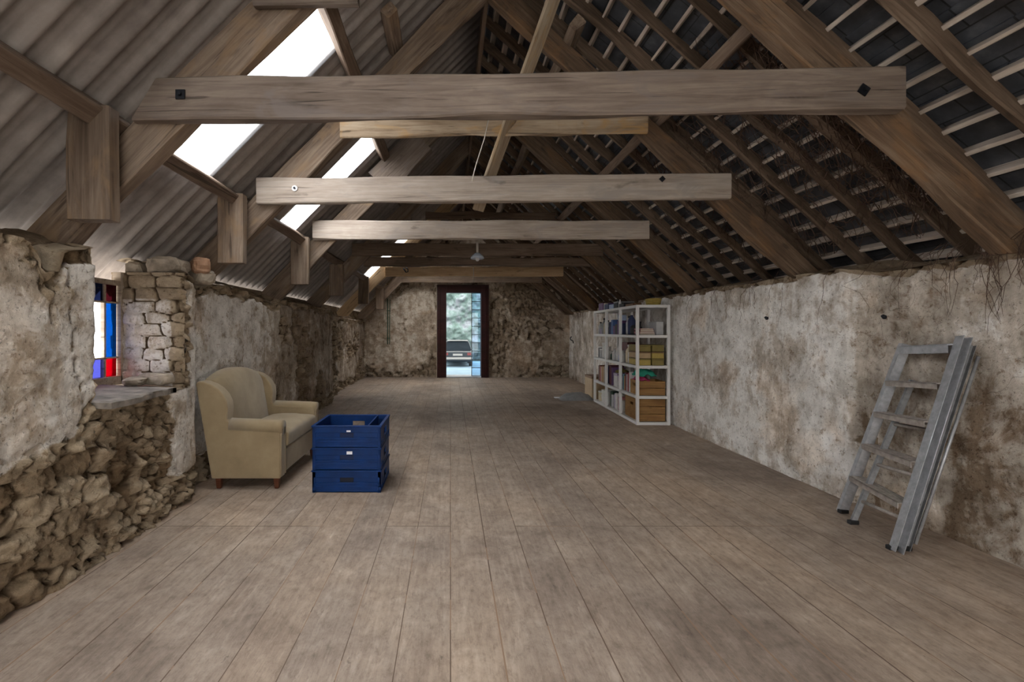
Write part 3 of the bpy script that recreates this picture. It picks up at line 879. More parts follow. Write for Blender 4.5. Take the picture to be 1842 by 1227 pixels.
for k, d in enumerate(TR):
    t = empty('roof_truss', (0, d, 0), TLAB[k], 'roof truss', 'roof trusses')
    trusses.append(t)
    xa, za, xb, zb, dep, mc, cut = COLLAR[k]
    yc = d + 0.03
    timber('collar_beam', (xa, yc, za), (xb, yc, zb), dep, 0.06, mc, t, cut0=cut, seed=k, jit=0.010)
    yr = d + 0.108
    rd = 0.25
    xl0 = LF[0] - OL / 2 / SL
    timber('principal_rafter', (xl0, yr, zl(xl0, OL / 2)), (AX, yr, zl(AX, OL / 2)), OL * math.cos(math.atan(SL)), 0.09, M_collar_new if k == 4 else M_rafter, t,
           cut0=-1 / SL, cut1=SL, seed=10 + k, jit=0.016)
    xf = RF[0] + OR / 2 / SR
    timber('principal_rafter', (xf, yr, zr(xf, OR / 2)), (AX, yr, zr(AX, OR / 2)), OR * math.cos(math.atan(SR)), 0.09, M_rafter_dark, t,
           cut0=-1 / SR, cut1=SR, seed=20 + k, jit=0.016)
    # cleat that props the lower purlin on the sheeted side
    timber('purlin_cleat', (-1.72, d - 0.05, 1.73), (-1.72, d - 0.05, 2.27 if k != 3 else 2.2), 0.085, 0.20, M_rafter, t, cut1=0, seed=30 + k, jit=0.01)
    if k == 0:
        timber('tie_board', (-0.98, yc, 2.90), (-0.46, yc, 2.91), 0.17, 0.05, M_collar, t, seed=40)
    if k == 1:
        timber('tie_board', (-0.88, yc - 0.01, 2.825), (1.58, yc - 0.01, 2.865), 0.16, 0.045, M_plank, t, seed=41, jit=0.02)
    if k == 2:
        timber('lap_board', (-0.82, d - 0.0, zl(-0.82, 0.12)), (-0.33, d - 0.0, zl(-0.33, 0.12)), 0.34, 0.05, M_collar, t, seed=42, jit=0.02)
    if k == 3:
        timber('tie_board', (-0.38, yc, 2.965), (1.6, yc, 2.96), 0.11, 0.045, M_collar_dark, t, seed=43, jit=0.02)
        timber('lower_beam', (-1.36, d + 0.25, 2.285), (2.3, d + 0.25, 2.285), 0.13, 0.12, M_collar_dark, t, seed=44, jit=0.012)
    if k == 5:
        timber('tie_board', (-0.3, yc, 3.05), (1.5, yc, 3.05), 0.12, 0.045, M_collar_dark, t, seed=45)
    # washers and bolts
    spots = {0: [(-1.328, 2.363, M_iron, 0, 0.046), (2.035, 2.385, M_iron, 0.6, 0.046)], 1: [(-1.24, 2.335, M_steel, 0.3, 0.04), (1.69, 2.41, M_iron, 0.8, 0.036)]}.get(k, [])
    for (x, z, mm, rot, sz) in spots:
        mb = MB()
        if mm is M_steel:
            mb.lathe([(0.001, 0), (sz * .55, 0), (sz * .55, 0.004), (0.001, 0.004)], 18, Matrix.Rotation(math.pi / 2, 4, 'X'))
        else:
            mb.box((0, 0, 0), (sz, 0.006, sz), Matrix.Rotation(rot, 4, 'Y'))
        w_ = mb.build('washer_plate', mm, t, (x, -0.008, z))
        w_['label'] = 'white round washer' if mm is M_steel else 'black square washer plate'
        nb = MB()
        nb.lathe([(0.001, 0), (0.010, 0), (0.010, 0.012), (0.001, 0.012)], 6, Matrix.Rotation(math.pi / 2, 4, 'X'))
        nb.build('bolt_head', M_iron, w_, (0, -0.002, 0))

# ------------------------------------------------------------------ purlins
def purlin(name, x, off, side, y0, y1, h, w, mat, label, seed, cat='purlin', group='purlins'):
    ang = math.atan(SL) if side == 'l' else -math.atan(SR)
    z = zl(x, off) if side == 'l' else zr(x, off)
    n = timber(name, (x, y0, z), (x, y1, z), h, w, mat, None, seed=seed, jit=0.012)
    M = MATS[n.name]
    n.matrix_local = M @ Matrix.Rotation(ang * 1.0, 4, 'X')
    tag(n, label, cat, group)
    return n
purlin('purlin', -1.705, OL + 0.064, 'l', YA, YB, 0.095, 0.085, M_purlin, 'lower long purlin under the corrugated sheets, along the foot of the rooflights', 50)
purlin('purlin', -0.76, OL + 0.064, 'l', YA, YB, 0.095, 0.085, M_purlin, 'upper long purlin under the corrugated sheets, along the head of the rooflights', 51)
purlin('purlin', 1.71, OR + 0.068, 'r', YA, YB, 0.088, 0.085, M_purlin, 'lower long purlin below the slender rafters of the slate slope', 52)
purlin('purlin', 0.98, OR + 0.043, 'r', 3.52, YB, 0.085, 0.12, M_rafter, 'upper purlin of the slate slope, its sawn end showing above the second truss', 53)
purlin('timber_block', -0.45, OL + 0.085, 'l', 3.34, 3.84, 0.10, 0.085, M_rafter, 'short timber block on the second truss below the corrugated sheets', 54, 'block', 'loose roof timbers')
rg = timber('ridge_beam', (AX, YA, 4.02), (AX, YB, 4.02), 0.20, 0.04, M_collar_dark, None, seed=55)
tag(rg, 'dark ridge board along the very top of the roof', 'ridge beam')

# slender rafters of the slate slope
def bay_of(y):
    n = sum(1 for d in TR if y > d)
    return n
cr0 = None; cnt = {}
k = -5
RAF = []
while 2.135 + 0.345 * k < YB - 0.05:
    RAF.append(2.135 + 0.345 * k); k += 1
BAYN = ['in front of the nearest truss', 'between the first and second trusses', 'between the second and third trusses', 'between the third and fourth trusses',
        'between the fourth and fifth trusses', 'between the fifth and furthest trusses', 'between the furthest truss and the gable']
protos = []
for i in range(4):
    o = timber('common_rafter', (3.33, 0, zr(3.33, RAFO + 0.065)), (AX + 0.02, 0, zr(AX + 0.02, RAFO + 0.065)), 0.085, 0.052, M_common, None, cut0=-1 / SR, cut1=SR, seed=60 + i, jit=0.018)
    protos.append(o)
for i, y in enumerate(RAF):
    b = bay_of(y); cnt[b] = cnt.get(b, 0) + 1
    if i < 4: o = protos[i]
    else:
        o = protos[i % 4].copy(); COL.objects.link(o)
    M = MATS[protos[i % 4].name].copy(); M.translation.y = y; o.matrix_local = M
    tag(o, '%s slender rafter on the slate side, %s' % (ORD[cnt[b] - 1], BAYN[b]), 'rafter', 'slender rafters under the slates')

# battens under the slates
proto = None
x = 3.16 + 0.123 * 2; i = 0
while x > AX + 0.10:
    z = zr(x, BATO + 0.016)
    if i < 3:
        o = timber('roofing_batten', (x, YA, z), (x, YB, z), 0.024, 0.070, M_batten, None, seed=70 + i, jit=0.006, step=0.3, cham=0.003)
        MATS[o.name] = MATS[o.name] @ Matrix.Rotation(-math.atan(SR), 4, 'X'); o.matrix_local = MATS[o.name]
        if i == 0: bprot = [o]
        else: bprot.append(o)
    else:
        o = bprot[i % 3].copy(); COL.objects.link(o)
        M = MATS[bprot[i % 3].name].copy(); M.translation = (x, YA, z); o.matrix_local = M
    tag(o, 'thin roofing batten under the slates, %s up from the eaves' % ORD[i], 'batten', 'roofing battens')
    x -= 0.123; i += 1

# ------------------------------------------------------------------ loose board hanging in the middle
lb = timber('hanging_board', (0.235, 3.87, 2.22), (0.76, 3.30, 3.64), 0.032, 0.125, M_plank, None, seed=81, jit=0.006)
tag(lb, 'long pale board standing aslant behind the nearest collar beam', 'board')
cd = MB(); cd.tube([(0.30, 3.60, 2.86), (0.27, 3.60, 2.72), (0.20, 3.60, 2.50), (0.17, 3.60, 2.38)], 0.004, 6)
tag(cd.build('dangling_string', M_cord, smooth=True), 'thin pale cord hanging beside the slanted board', 'cord')
cd = MB(); cd.tube([(0.46, 9.08, 2.46), (0.462, 9.08, 2.38), (0.46, 9.08, 2.26), (0.462, 9.08, 2.17)], 0.008, 6)
tag(cd.build('dangling_string', M_cord, smooth=True), 'short pale cord dangling from the fresh pale collar of the fifth truss', 'cord')

# pendant lamp
lp = empty('pendant_lamp', (0.41, 6.90, 2.30), 'small glass-shaded ceiling lamp hanging before the fourth collar beam', 'lamp')
m1 = MB(); m1.tube([(0, 0.03, 0.235), (0, 0, 0.23), (0, 0, 0.08)], 0.018, 10); m1.build('stem', M_cord, lp, smooth=True)
m2 = MB(); m2.lathe([(0.02, 0.08), (0.045, 0.07), (0.095, 0.02), (0.105, -0.005), (0.098, -0.012), (0.085, 0.012), (0.03, 0.055)], 28)
M_shade = flat('frosted_glass_shade', (0.62, 0.68, 0.78), 0.15, 0.0, 0.1, 10, 0, 0.9)
m2.build('lamp_shade', M_shade, lp, smooth=True)
m3 = MB(); m3.lathe([(0.002, -0.05), (0.02, -0.045), (0.03, -0.02), (0.022, 0.015), (0.014, 0.06)], 16)
m3.build('bulb', M_label, lp, smooth=True)
# hook on the fifth collar
hk = MB(); hk.tube([(0, 0, 0.02), (0, -0.02, 0.02), (0.02, -0.04, -0.01), (0.05, -0.04, -0.06), (0.09, -0.04, -0.05), (0.09, -0.04, 0.0), (0.05, -0.03, 0.03)], 0.012, 8)
tag(hk.build('iron_hook', M_iron, None, (-0.93, 9.08, 2.42), smooth=True), 'black iron hook on the left end of the fifth collar beam', 'hook')

# ------------------------------------------------------------------ left window
WX = -2.275
fr = MB()
fr.bb(WX - .03, WX + .03, 3.108, 3.165, 0.84, 1.60)
fr.bb(WX - .03, WX + .03, 2.34, 2.40, 0.84, 1.60)
fr.bb(WX - .028, WX + .028, 2.34, 3.16, 1.506, 1.538)
fr.bb(WX - .03, WX + .03, 2.34, 3.16, 0.835, 0.894)
for zz in (1.3885, 1.019):
    fr.bb(WX - .014, WX + .014, 2.4, 3.11, zz - 0.006, zz + 0.006)
cols = [3.108 - 0.118 * i for i in range(7)]
for c in cols[1:-1]: fr.bb(WX - .014, WX + .014, c - 0.010, c + 0.007, 0.89, 1.51)
win = fr.build('window_1', M_winframe, bevel=0.003)
win['kind'] = 'structure'
tag(win, 'small stained glass window with blue, red and clear panes in the left wall', 'window')
rows = [(1.394, 1.508), (1.024, 1.384), (0.892, 1.014)]
gl = {0: [M_g_maroon, M_g_blue, M_g_red], 1: [M_g_navy, M_g_clear, M_g_violet]}
gn = {0: ['dark red pane', 'large blue pane', 'red pane'], 1: ['navy pane', 'clear pane', 'violet blue pane']}
for ci in range(6):
    for ri, (z0, z1) in enumerate(rows):
        pb = MB(); y1 = cols[ci] - 0.0; y0 = cols[ci + 1] + 0.0
        pb.bb(WX - .002, WX + .002, y0 + .003, y1 - .005, z0 - .004, z1 + .004)
        g = pb.build('pane', gl[ci % 2][ri], win); g['label'] = gn[ci % 2][ri]

# stone slab sill
def rock(name, loc, size, mat, seed, label=None, cat=None, group=None, rot=0.0, sub=3, flatk=0.0):
    bm = bmesh.new(); bmesh.ops.create_icosphere(bm, subdivisions=sub, radius=1)
    rr = random.Random(seed)
    ox, oy = rr.random() * 50, rr.random() * 50
    for v in bm.verts:
        c = v.co
        q = Vector([math.copysign(abs(a) ** 0.55, a) for a in c])
        nz = float(vn(np.array(c.x * 2.1 + ox), np.array(c.y * 2.1 + c.z * 3.3 + oy), seed)) - 0.5
        n2 = float(vn(np.array(c.x * 6 + ox), np.array(c.y * 6 + c.z * 5 + oy), seed + 1)) - 0.5
        q *= 1 + 0.28 * nz + 0.12 * n2
        v.co = Vector((q.x * size[0] / 2, q.y * size[1] / 2, q.z * size[2] / 2))
    me = bpy.data.meshes.new(name); bm.to_mesh(me); bm.free()
    for p in me.polygons: p.use_smooth = False
    me.materials.append(mat)
    o = bpy.data.objects.new(name, me); COL.objects.link(o)
    o.location = loc; o.rotation_euler = (0, 0, rot)
    return tag(o, label, cat, group)
sb = bmesh.new()
n1, n2 = 26, 30
vv = {}
for j, zz in enumerate((0.0, 0.035)):
    for a in range(n1):
        for b_ in range(n2):
            u = a / (n1 - 1); w_ = b_ / (n2 - 1)
            x = -2.24 + 0.50 * u; y = 2.31 + 0.62 * w_
            ed = 1.0 if 0 < a < n1 - 1 and 0 < b_ < n2 - 1 else 0
            if a == n1 - 1: x += 0.05 * (float(vn(np.array(w_ * 6.0), np.array(1.0), 5)) - 0.4) - 0.16 * max(0, w_ - 0.6)
            zq = zz + (0.012 * (float(fbm(np.array(x * 9), np.array(y * 9), 3)) - 0.5) if j else 0) - 0.02 * (u) + (0.0 if ed or not j else -0.006)
            vv[j, a, b_] = sb.verts.new((x, y, zq))
for j in (0, 1):
    for a in range(n1 - 1):
        for b_ in range(n2 - 1):
            sb.faces.new([vv[j, a, b_], vv[j, a + 1, b_], vv[j, a + 1, b_ + 1], vv[j, a, b_ + 1]])
for a in range(n1 - 1):
    for b_ in (0, n2 - 1): sb.faces.new([vv[0, a, b_], vv[0, a + 1, b_], vv[1, a + 1, b_], vv[1, a, b_]])
for b_ in range(n2 - 1):
    for a in (0, n1 - 1): sb.faces.new([vv[0, a, b_], vv[0, a, b_ + 1], vv[1, a, b_ + 1], vv[1, a, b_]])
bmesh.ops.recalc_face_normals(sb, faces=sb.faces)
me = bpy.data.meshes.new('stone_sill'); sb.to_mesh(me); sb.free()
me.materials.append(flat('slate_grey_slab', (0.19, 0.165, 0.14), 0.85, 0, 0.55, 11, 1.0, 0.2))
sl = bpy.data.objects.new('stone_sill', me); COL.objects.link(sl); sl.location = (0, 0, 0.822)
tag(sl, 'rough grey stone slab sill under the stained glass window', 'window sill')
STN = [((-2.04, 2.96, 0.872), (0.13, 0.20, 0.05), M_stone, 0.4, 'flat grey stone lying on the back of the window sill'),
       ((-1.95, 3.02, 0.882), (0.24, 0.10, 0.08), M_stone, -0.3, 'pale stone lying on the sill against the brick jamb'),
       ((-2.02, 3.28, 1.655), (0.24, 0.30, 0.13), M_stone, 0.2, 'large rounded grey stone on the wall head beside the window'),
       ((-1.88, 3.43, 1.685), (0.13, 0.16, 0.12), M_stone_r, 0.7, 'reddish stone tilted on the wall head beside the window'),
       ((-1.88, 3.46, 1.60), (0.18, 0.15, 0.11), M_stone, -0.5, 'small grey stone slipping off the wall head toward the second truss'),
       ((-2.22, 3.25, 1.635), (0.12, 0.18, 0.10), M_stone, 0.1, 'dark small stone on the wall head nearest the window post')]
for i, (l, s_, m_, r_, lab) in enumerate(STN):
    rock('loose_stone', l, s_, m_, 90 + i, lab, 'stone', 'loose stones by the window', r_)

# ------------------------------------------------------------------ armchair
ch = empty('wingback_armchair', (-1.28, 3.43, 0), 'wide khaki wingback armchair against the left wall beside the blue crates', 'armchair')
CW = 0.98
def side_panel(y0, y1):
    mb = MB()
    pr = [(0.0, 0.085), (0.0, 0.455), (-0.012, 0.48), (-0.04, 0.488), (-0.385, 0.500), (-0.405, 0.525), (-0.398, 0.615), (-0.405, 0.665),
          (-0.43, 0.715), (-0.47, 0.76), (-0.525, 0.795), (-0.58, 0.815), (-0.625, 0.817), (-0.64, 0.80), (-0.52, 0.085)]
    mb.prism(pr, y0, y1)
    return mb
sp1 = side_panel(0.0, 0.11).build('side_panel', M_fab, ch, bevel=0.020, seg=4)
sp2 = side_panel(CW - 0.11, CW).build('side_panel', M_fab, ch, bevel=0.020, seg=4)
# rolled tops of the arms
for y in (0.052, CW - 0.052):
    mb = MB(); mb.tube([(0.006, y, 0.460), (-0.05, y, 0.463), (-0.39, y, 0.478)], [0.058, 0.060, 0.058], 16)
    mb.build('arm_roll', M_fab, ch, smooth=True)
    mb = MB()
    pts = [(0.004, y - 0.045, 0.10), (0.004, y - 0.045, 0.46), (0.004, y + 0.045, 0.46), (0.004, y + 0.045, 0.10)]
    mb.tube(pts, 0.005, 6); mb.build('piping', M_fab, ch, smooth=True)
# backrest with arched top
nb_ = 16
bk = MB(); vs = []; fs = []
NZ = 14
def bkpt(side, u, v):
    top = 0.885 - 0.075 * (abs(u - 0.5) * 2) ** 2.2
    z = 0.20 + (top - 0.20) * v
    t = (z - 0.085) / 0.73
    xb = -0.52 - 0.12 * t
    crown = 0.035 * (1 - (2 * u - 1) ** 4) * math.sin(math.pi * min(1, v * 0.9 + 0.1)) ** 0.6
    xf_ = xb + 0.135 + crown
    if v > 0.9: xf_ -= (v - 0.9) / 0.1 * 0.035
    return (xb if side else xf_, 0.095 + (CW - 0.19) * u, z)
for s_ in (0, 1):
    for i in range(nb_ + 1):
        for j in range(NZ + 1): vs.append(bkpt(s_, i / nb_, (j / NZ)))
q = (nb_ + 1) * (NZ + 1)
ix = lambda s_, i, j: s_ * q + i * (NZ + 1) + j
for s_ in (0, 1):
    for i in range(nb_):
        for j in range(NZ): fs.append((ix(s_, i, j), ix(s_, i + 1, j), ix(s_, i + 1, j + 1), ix(s_, i, j + 1)))
for i in range(nb_):
    fs.append((ix(0, i, NZ), ix(0, i + 1, NZ), ix(1, i + 1, NZ), ix(1, i, NZ))); fs.append((ix(0, i, 0), ix(0, i + 1, 0), ix(1, i + 1, 0), ix(1, i, 0)))
for j in range(NZ):
    fs.append((ix(0, 0, j), ix(0, 0, j + 1), ix(1, 0, j + 1), ix(1, 0, j))); fs.append((ix(0, nb_, j), ix(0, nb_, j + 1), ix(1, nb_, j + 1), ix(1, nb_, j)))
bk.add(vs, fs); bk.build('backrest', M_fab, ch, bevel=0.022, seg=4, smooth=True)
# seat cushion
cu = MB()
N = 14; vs = []; fs = []
for s_ in (0, 1):
    for i in range(N + 1):
        for j in range(N + 1):
            u, v = i / N, j / N
            x = 0.018 - 0.43 * u; y = 0.118 + (CW - 0.236) * v
            e = max(abs(2 * u - 1), abs(2 * v - 1)) ** 5
            pf = (1 - abs(2 * u - 1) ** 3) * (1 - abs(2 * v - 1) ** 4)
            z = (0.352 + 0.068 + 0.030 * pf + 0.010 * (float(vn(np.array(u * 5), np.array(v * 6), 4)) - .5) - 0.010 * e) if s_ else 0.300
            vs.append((x, y, z))
q = (N + 1) ** 2; ix = lambda s_, i, j: s_ * q + i * (N + 1) + j
for s_ in (0, 1):
    for i in range(N):
        for j in range(N): fs.append((ix(s_, i, j), ix(s_, i + 1, j), ix(s_, i + 1, j + 1), ix(s_, i, j + 1)))
for i in range(N):
    for j in (0, N):
        fs.append((ix(0, i, j), ix(0, i + 1, j), ix(1, i + 1, j), ix(1, i, j))); fs.append((ix(0, j, i), ix(0, j, i + 1), ix(1, j, i + 1), ix(1, j, i)))
cu.add(vs, fs); cu.build('seat_cushion', M_fab, ch, bevel=0.022, seg=4, smooth=True)
bs = MB(); bs.bb(-0.53, -0.025, 0.10, CW - 0.10, 0.085, 0.272); bs.build('seat_base', M_fab, ch, bevel=0.012)
for (x, y) in ((-0.04, 0.045), (-0.04, CW - 0.045), (-0.48, 0.045), (-0.48, CW - 0.045)):
    lg = MB(); lg.lathe([(0.018, 0), (0.022, 0.01), (0.030, 0.092)], 4, Matrix.Translation((x, y, 0)) @ Matrix.Rotation(math.pi / 4, 4, 'Z'))
    lg.build('leg', M_leg, ch, bevel=0.002)

# ------------------------------------------------------------------ stack of blue crates
CX, CY, CS, CD_, CH_ = -1.022, 3.375, 0.508, 0.455, 0.166
def crate_body():
    mb = MB(); w, d, h = CS, CD_, CH_
    t = 0.012
    for (y0, y1) in ((0, t), (d - t, d)):                     # long walls, hand hole in the middle
        mb.bb(0.01, w - 0.01, y0 + (0.006 if y0 == 0 else 0), y1 - (0.006 if y0 else 0), 0.0, 0.075)
        mb.bb(0.01, w * 0.5 - 0.05, y0 + (0.006 if y0 == 0 else 0), y1 - (0.006 if y0 else 0), 0.075, h - 0.03)
        mb.bb(w * 0.5 + 0.05, w - 0.01, y0 + (0.006 if y0 == 0 else 0), y1 - (0.006 if y0 else 0), 0.075, h - 0.03)
        mb.bb(0.0, w, y0, y1, 0.112, h - 0.006)
        for zz in (0.012, 0.045, 0.070): mb.bb(0, w, y0, y1, zz - 0.005, zz + 0.005)
        for xx in (0.012, w - 0.012): mb.bb(xx - 0.012, xx + 0.012, y0, y1, 0, h - 0.006)
    for (x0, x1) in ((0, t), (w - t, w)):
        mb.bb(x0 + (0.006 if x0 == 0 else 0), x1 - (0.006 if x0 else 0), 0.01, d - 0.01, 0.0, 0.058)
        mb.bb(x0, x1, 0.0, d * 0.5 - 0.065, 0.058, 0.115); mb.bb(x0, x1, d * 0.5 + 0.065, d, 0.058, 0.115)
        mb.bb(x0, x1, 0, d, 0.112, h - 0.006)
        for zz in (0.008, 0.052): mb.bb(x0, x1, 0, d, zz - 0.006, zz + 0.006)
        for yy in (0.05, 0.12, d - .12, d - .05): mb.bb(x0, x1, yy - 0.004, yy + 0.004, 0, 0.055)
    mb.bb(0.006, w - 0.006, 0.006, d - 0.006, 0.0, 0.008)
    return mb
crate_lab = ['blue plastic crate, lowest of the stack, with a dark hand hole', 'blue plastic crate, middle of the stack, with a bright white label', 'blue plastic crate, topmost of the stack, open with a divider inside']
for k in range(3):
    c = empty('plastic_crate', (CX, CY, k * CH_ + 0.0), crate_lab[k], 'crate', 'stack of blue crates')
    c.rotation_euler = (0, 0, [0.0, 0.006, -0.004][k])
    crate_body().build('crate_body', M_blue, c, bevel=0.0015, seg=1)
    rm = MB()
    w, d, h = CS, CD_, CH_
    rm.bb(-0.006, w + 0.006, -0.006, 0.016, h - 0.012, h - 0.001); rm.bb(-0.006, w + 0.006, d - 0.016, d + 0.006, h - 0.012, h - 0.001)
    rm.bb(-0.006, 0.016, 0.016, d - 0.016, h - 0.012, h - 0.001); rm.bb(w - 0.016, w + 0.006, 0.016, d - 0.016, h - 0.012, h - 0.001)
    rm.build('rim', M_blue, c, bevel=0.002, seg=2)
    if k == 2:
        dv = MB(); dv.bb(w * 0.80, w * 0.80 + 0.010, 0.012, d - 0.012, 0.008, h - 0.004); dv.build('divider', M_blue, c)
    if k >= 1:
        lb_ = MB(); lb_.bb(w * .5 - 0.0, w * .5 + (0.042 if k == 1 else 0.03), -0.0015, 0.0, 0.118, 0.118 + (0.022 if k == 1 else 0.012))
        l_ = lb_.build('label', M_label, c); l_['label'] = 'small white sticker'
    bl_ = MB(); bl_.bb(w * .5 - 0.055, w * .5 + 0.055, 0.020, 0.024, 0.06, 0.13); bl_.build('hand_hole_shade', M_hole_shade if k == 0 else M_hole_shade_blue, c)  # plate behind the hand hole, its dark colour standing in for shade

# ------------------------------------------------------------------ aluminium stepladder
ld = empty('stepladder', (2.6, 2.7, 0), 'folded scuffed aluminium stepladder leaning on the right wall', 'ladder')
O = Vector(ld.location)
BL, BR = Vector((2.585, 3.00, 0.0)), Vector((2.425, 2.50, 0.0))
TL, TR_ = Vector((2.845, 2.84, 1.115)), Vector((2.795, 2.50, 1.165))
def rail(name, p0, p1, across, depth, width, mat, flange=True, lab=None):
    """channel section rail: flat web facing the steps, two flanges"""
    X = (p1 - p0).normalized(); L = (p1 - p0).length
    Yv = (across - X * across.dot(X)).normalized(); Z = X.cross(Yv)
    M = Matrix((X, Yv, Z)).transposed().to_4x4(); M.translation = p0 - O
    mb = MB(); t = 0.0035
    mb.bb(0, L, -t / 2, t / 2, -depth / 2, depth / 2)
    for s_ in (-1, 1):
        mb.bb(0, L, -t / 2, width, s_ * depth / 2 - (t if s_ > 0 else 0), s_ * depth / 2 + (t if s_ < 0 else 0))
    o = mb.build(name, mat, ld, M=M, bevel=0.0012, seg=1)
    if lab: o['label'] = lab
    return o
acr = (BL - BR).normalized()
r1 = rail('front_rail', BL, TL, acr, 0.050, 0.036, M_alu)
r2 = rail('front_rail', BR, TR_, -acr, 0.040, 0.060, M_alu)
# rear legs folded behind the treads
RL, RR = Vector((2.50, 2.83, 0.0)), Vector((2.485, 2.492, 0.0))
RTL, RTR = Vector((2.80, 2.755, 0.90)), Vector((2.845, 2.492, 1.12))
r3 = rail('rear_leg', RL, RTL, acr, 0.030, 0.018, M_alu_shade)
r4 = rail('rear_leg', RR, RTR, -acr, 0.026, 0.022, M_alu_shade)
wallward = Vector((1, 0, 0))
def tread(name, a, b, dep, th, mat):
    X = (b - a).normalized(); L = (b - a).length
    up = Vector((0, 0, 1)); Yv = up.cross(X).normalized(); Z = X.cross(Yv)
    M = Matrix((X, Yv, Z)).transposed().to_4x4(); M.translation = a - O
    mb = MB(); mb.bb(0, L, -dep / 2, dep / 2, -0.003, 0.003)
    mb.bb(0, L, -dep / 2, -dep / 2 + 0.004, -th, 0.003); mb.bb(0, L, dep / 2 - 0.004, dep / 2, -th, 0.003)
    for j in range(4):
        yy = -dep / 2 + dep * (j + 1) / 5; mb.bb(0, L, yy - 0.002, yy + 0.002, 0.003, 0.0055)
    return mb.build(name, mat, ld, M=M)
for f in (0.235, 0.43, 0.62, 0.80):
    tread('tread', BL.lerp(TL, f - 0.01), BR.lerp(TR_, f - 0.02), 0.085, 0.030, M_alu_tread)
tp_ = tread('top_platform', BL.lerp(TL, 0.985), BR.lerp(TR_, 0.965), 0.10, 0.045, M_alu)
for f in (0.16, 0.42, 0.70):
    mb = MB(); a = RL.lerp(RTL, f); b = RR.lerp(RTR, f * 0.82)
    mb.tube([a - O, b - O], 0.011, 8); mb.build('brace', M_alu_tread, ld, smooth=True)
mb = MB(); mb.tube([RR.lerp(RTR, 0.02) + Vector((0.03, -0.02, 0.02)) - O, RTR + Vector((0.02, -0.02, -0.06)) - O], 0.008, 8)
mb.build('stay_rod', M_alu, ld, smooth=True)
for p, ax in ((BL, acr), (BR, acr), (RL, acr), (RR, acr)):
    mb = MB(); mb.box((0, 0, 0.012), (0.055, 0.030, 0.024)); mb.build('foot_cap', M_black, ld, tuple(p - O), bevel=0.004)
for f, rr_, tt_ in ((0.22, BR, TR_), (0.5, BR, TR_), (0.78, BR, TR_)):
    p = rr_.lerp(tt_, f) + Vector((0.045, -0.012, 0)) - O
    mb = MB(); mb.lathe([(0.001, 0), (0.009, 0), (0.009, 0.008), (0.001, 0.008)], 10, Matrix.Translation(p) @ Matrix.Rotation(math.pi / 2, 4, 'X'))
    mb.build('rivet', M_iron, ld)

# ------------------------------------------------------------------ white shelving
SHP = Vector((2.365, 5.79, 0)); SHR = -0.0357
SW, SD, SH = 0.425, 1.96, 1.53
LV = [0.0, 0.37, 0.755, 1.145, 1.53]
sv = empty('shelving_unit', SHP, 'white open shelving unit three bays long and four tiers high by the right wall', 'shelf', rz=SHR)
for j in range(4):
    for xx in (0.0, SW - 0.036):
        y = (SD - 0.036) * j / 3
        mb = MB(); mb.bb(xx, xx + 0.036, y, y + 0.036, 0, SH + (0.0 if j else 0.0)); mb.build('post', M_white, sv, bevel=0.003)
for k, z in enumerate(LV):
    zt = max(z, 0.036)
    mb = MB()
    mb.bb(0.008, SW - 0.008, 0.02, SD - 0.02, zt - 0.022, zt - 0.006)
    for xx in (0.003, SW - 0.033):
        for j in range(3): mb.bb(xx, xx + 0.030, 0.036 + (SD - 0.036) * j / 3, (SD - 0.036) * (j + 1) / 3, zt - 0.036, zt)
    for y in (0.003, SD - 0.033): mb.bb(0.036, SW - 0.036, y, y + 0.030, zt - 0.036, zt)
    mb.build('shelf_board', M_white, sv, bevel=0.002)
SM = Matrix.Translation(SHP) @ Matrix.Rotation(SHR, 4, 'Z')
TIER = ['bottom', 'second', 'third', 'top']
BAY = ['near', 'middle', 'far']
pal = {}
def pm(name, col, rough=0.6):
    if name not in pal: pal[name] = flat(name.replace(' ', '_') + '_surface', col, rough, 0, 0.12, 20)
    return pal[name]
C = {'white': (0.62, 0.61, 0.58), 'cream': (0.55, 0.48, 0.34), 'red': (0.30, 0.035, 0.03), 'dark red': (0.10, 0.012, 0.015), 'maroon': (0.09, 0.02, 0.035),
     'navy': (0.02, 0.03, 0.09), 'blue': (0.06, 0.12, 0.30), 'pale blue': (0.34, 0.42, 0.58), 'purple': (0.11, 0.05, 0.14), 'lilac': (0.42, 0.36, 0.48),
     'black': (0.018, 0.018, 0.02), 'grey': (0.22, 0.22, 0.22), 'pale grey': (0.42, 0.42, 0.42), 'green': (0.02, 0.25, 0.17), 'teal': (0.02, 0.16, 0.15),
     'olive': (0.20, 0.155, 0.045), 'yellow': (0.38, 0.28, 0.07), 'brown': (0.16, 0.085, 0.04), 'orange': (0.50, 0.24, 0.08), 'pink': (0.42, 0.17, 0.19),
     'magenta': (0.36, 0.03, 0.10), 'tan': (0.42, 0.30, 0.17), 'dark green': (0.03, 0.07, 0.04)}
def place(o, x, y, z, rz=0.0, lab=None, cat=None, group=None):
    o.matrix_world = SM @ Matrix.Translation((x, y, z)) @ Matrix.Rotation(rz, 4, 'Z')
    return tag(o, lab, cat, group)
M_page = flat('book_pages', (0.55, 0.50, 0.40), 0.8)
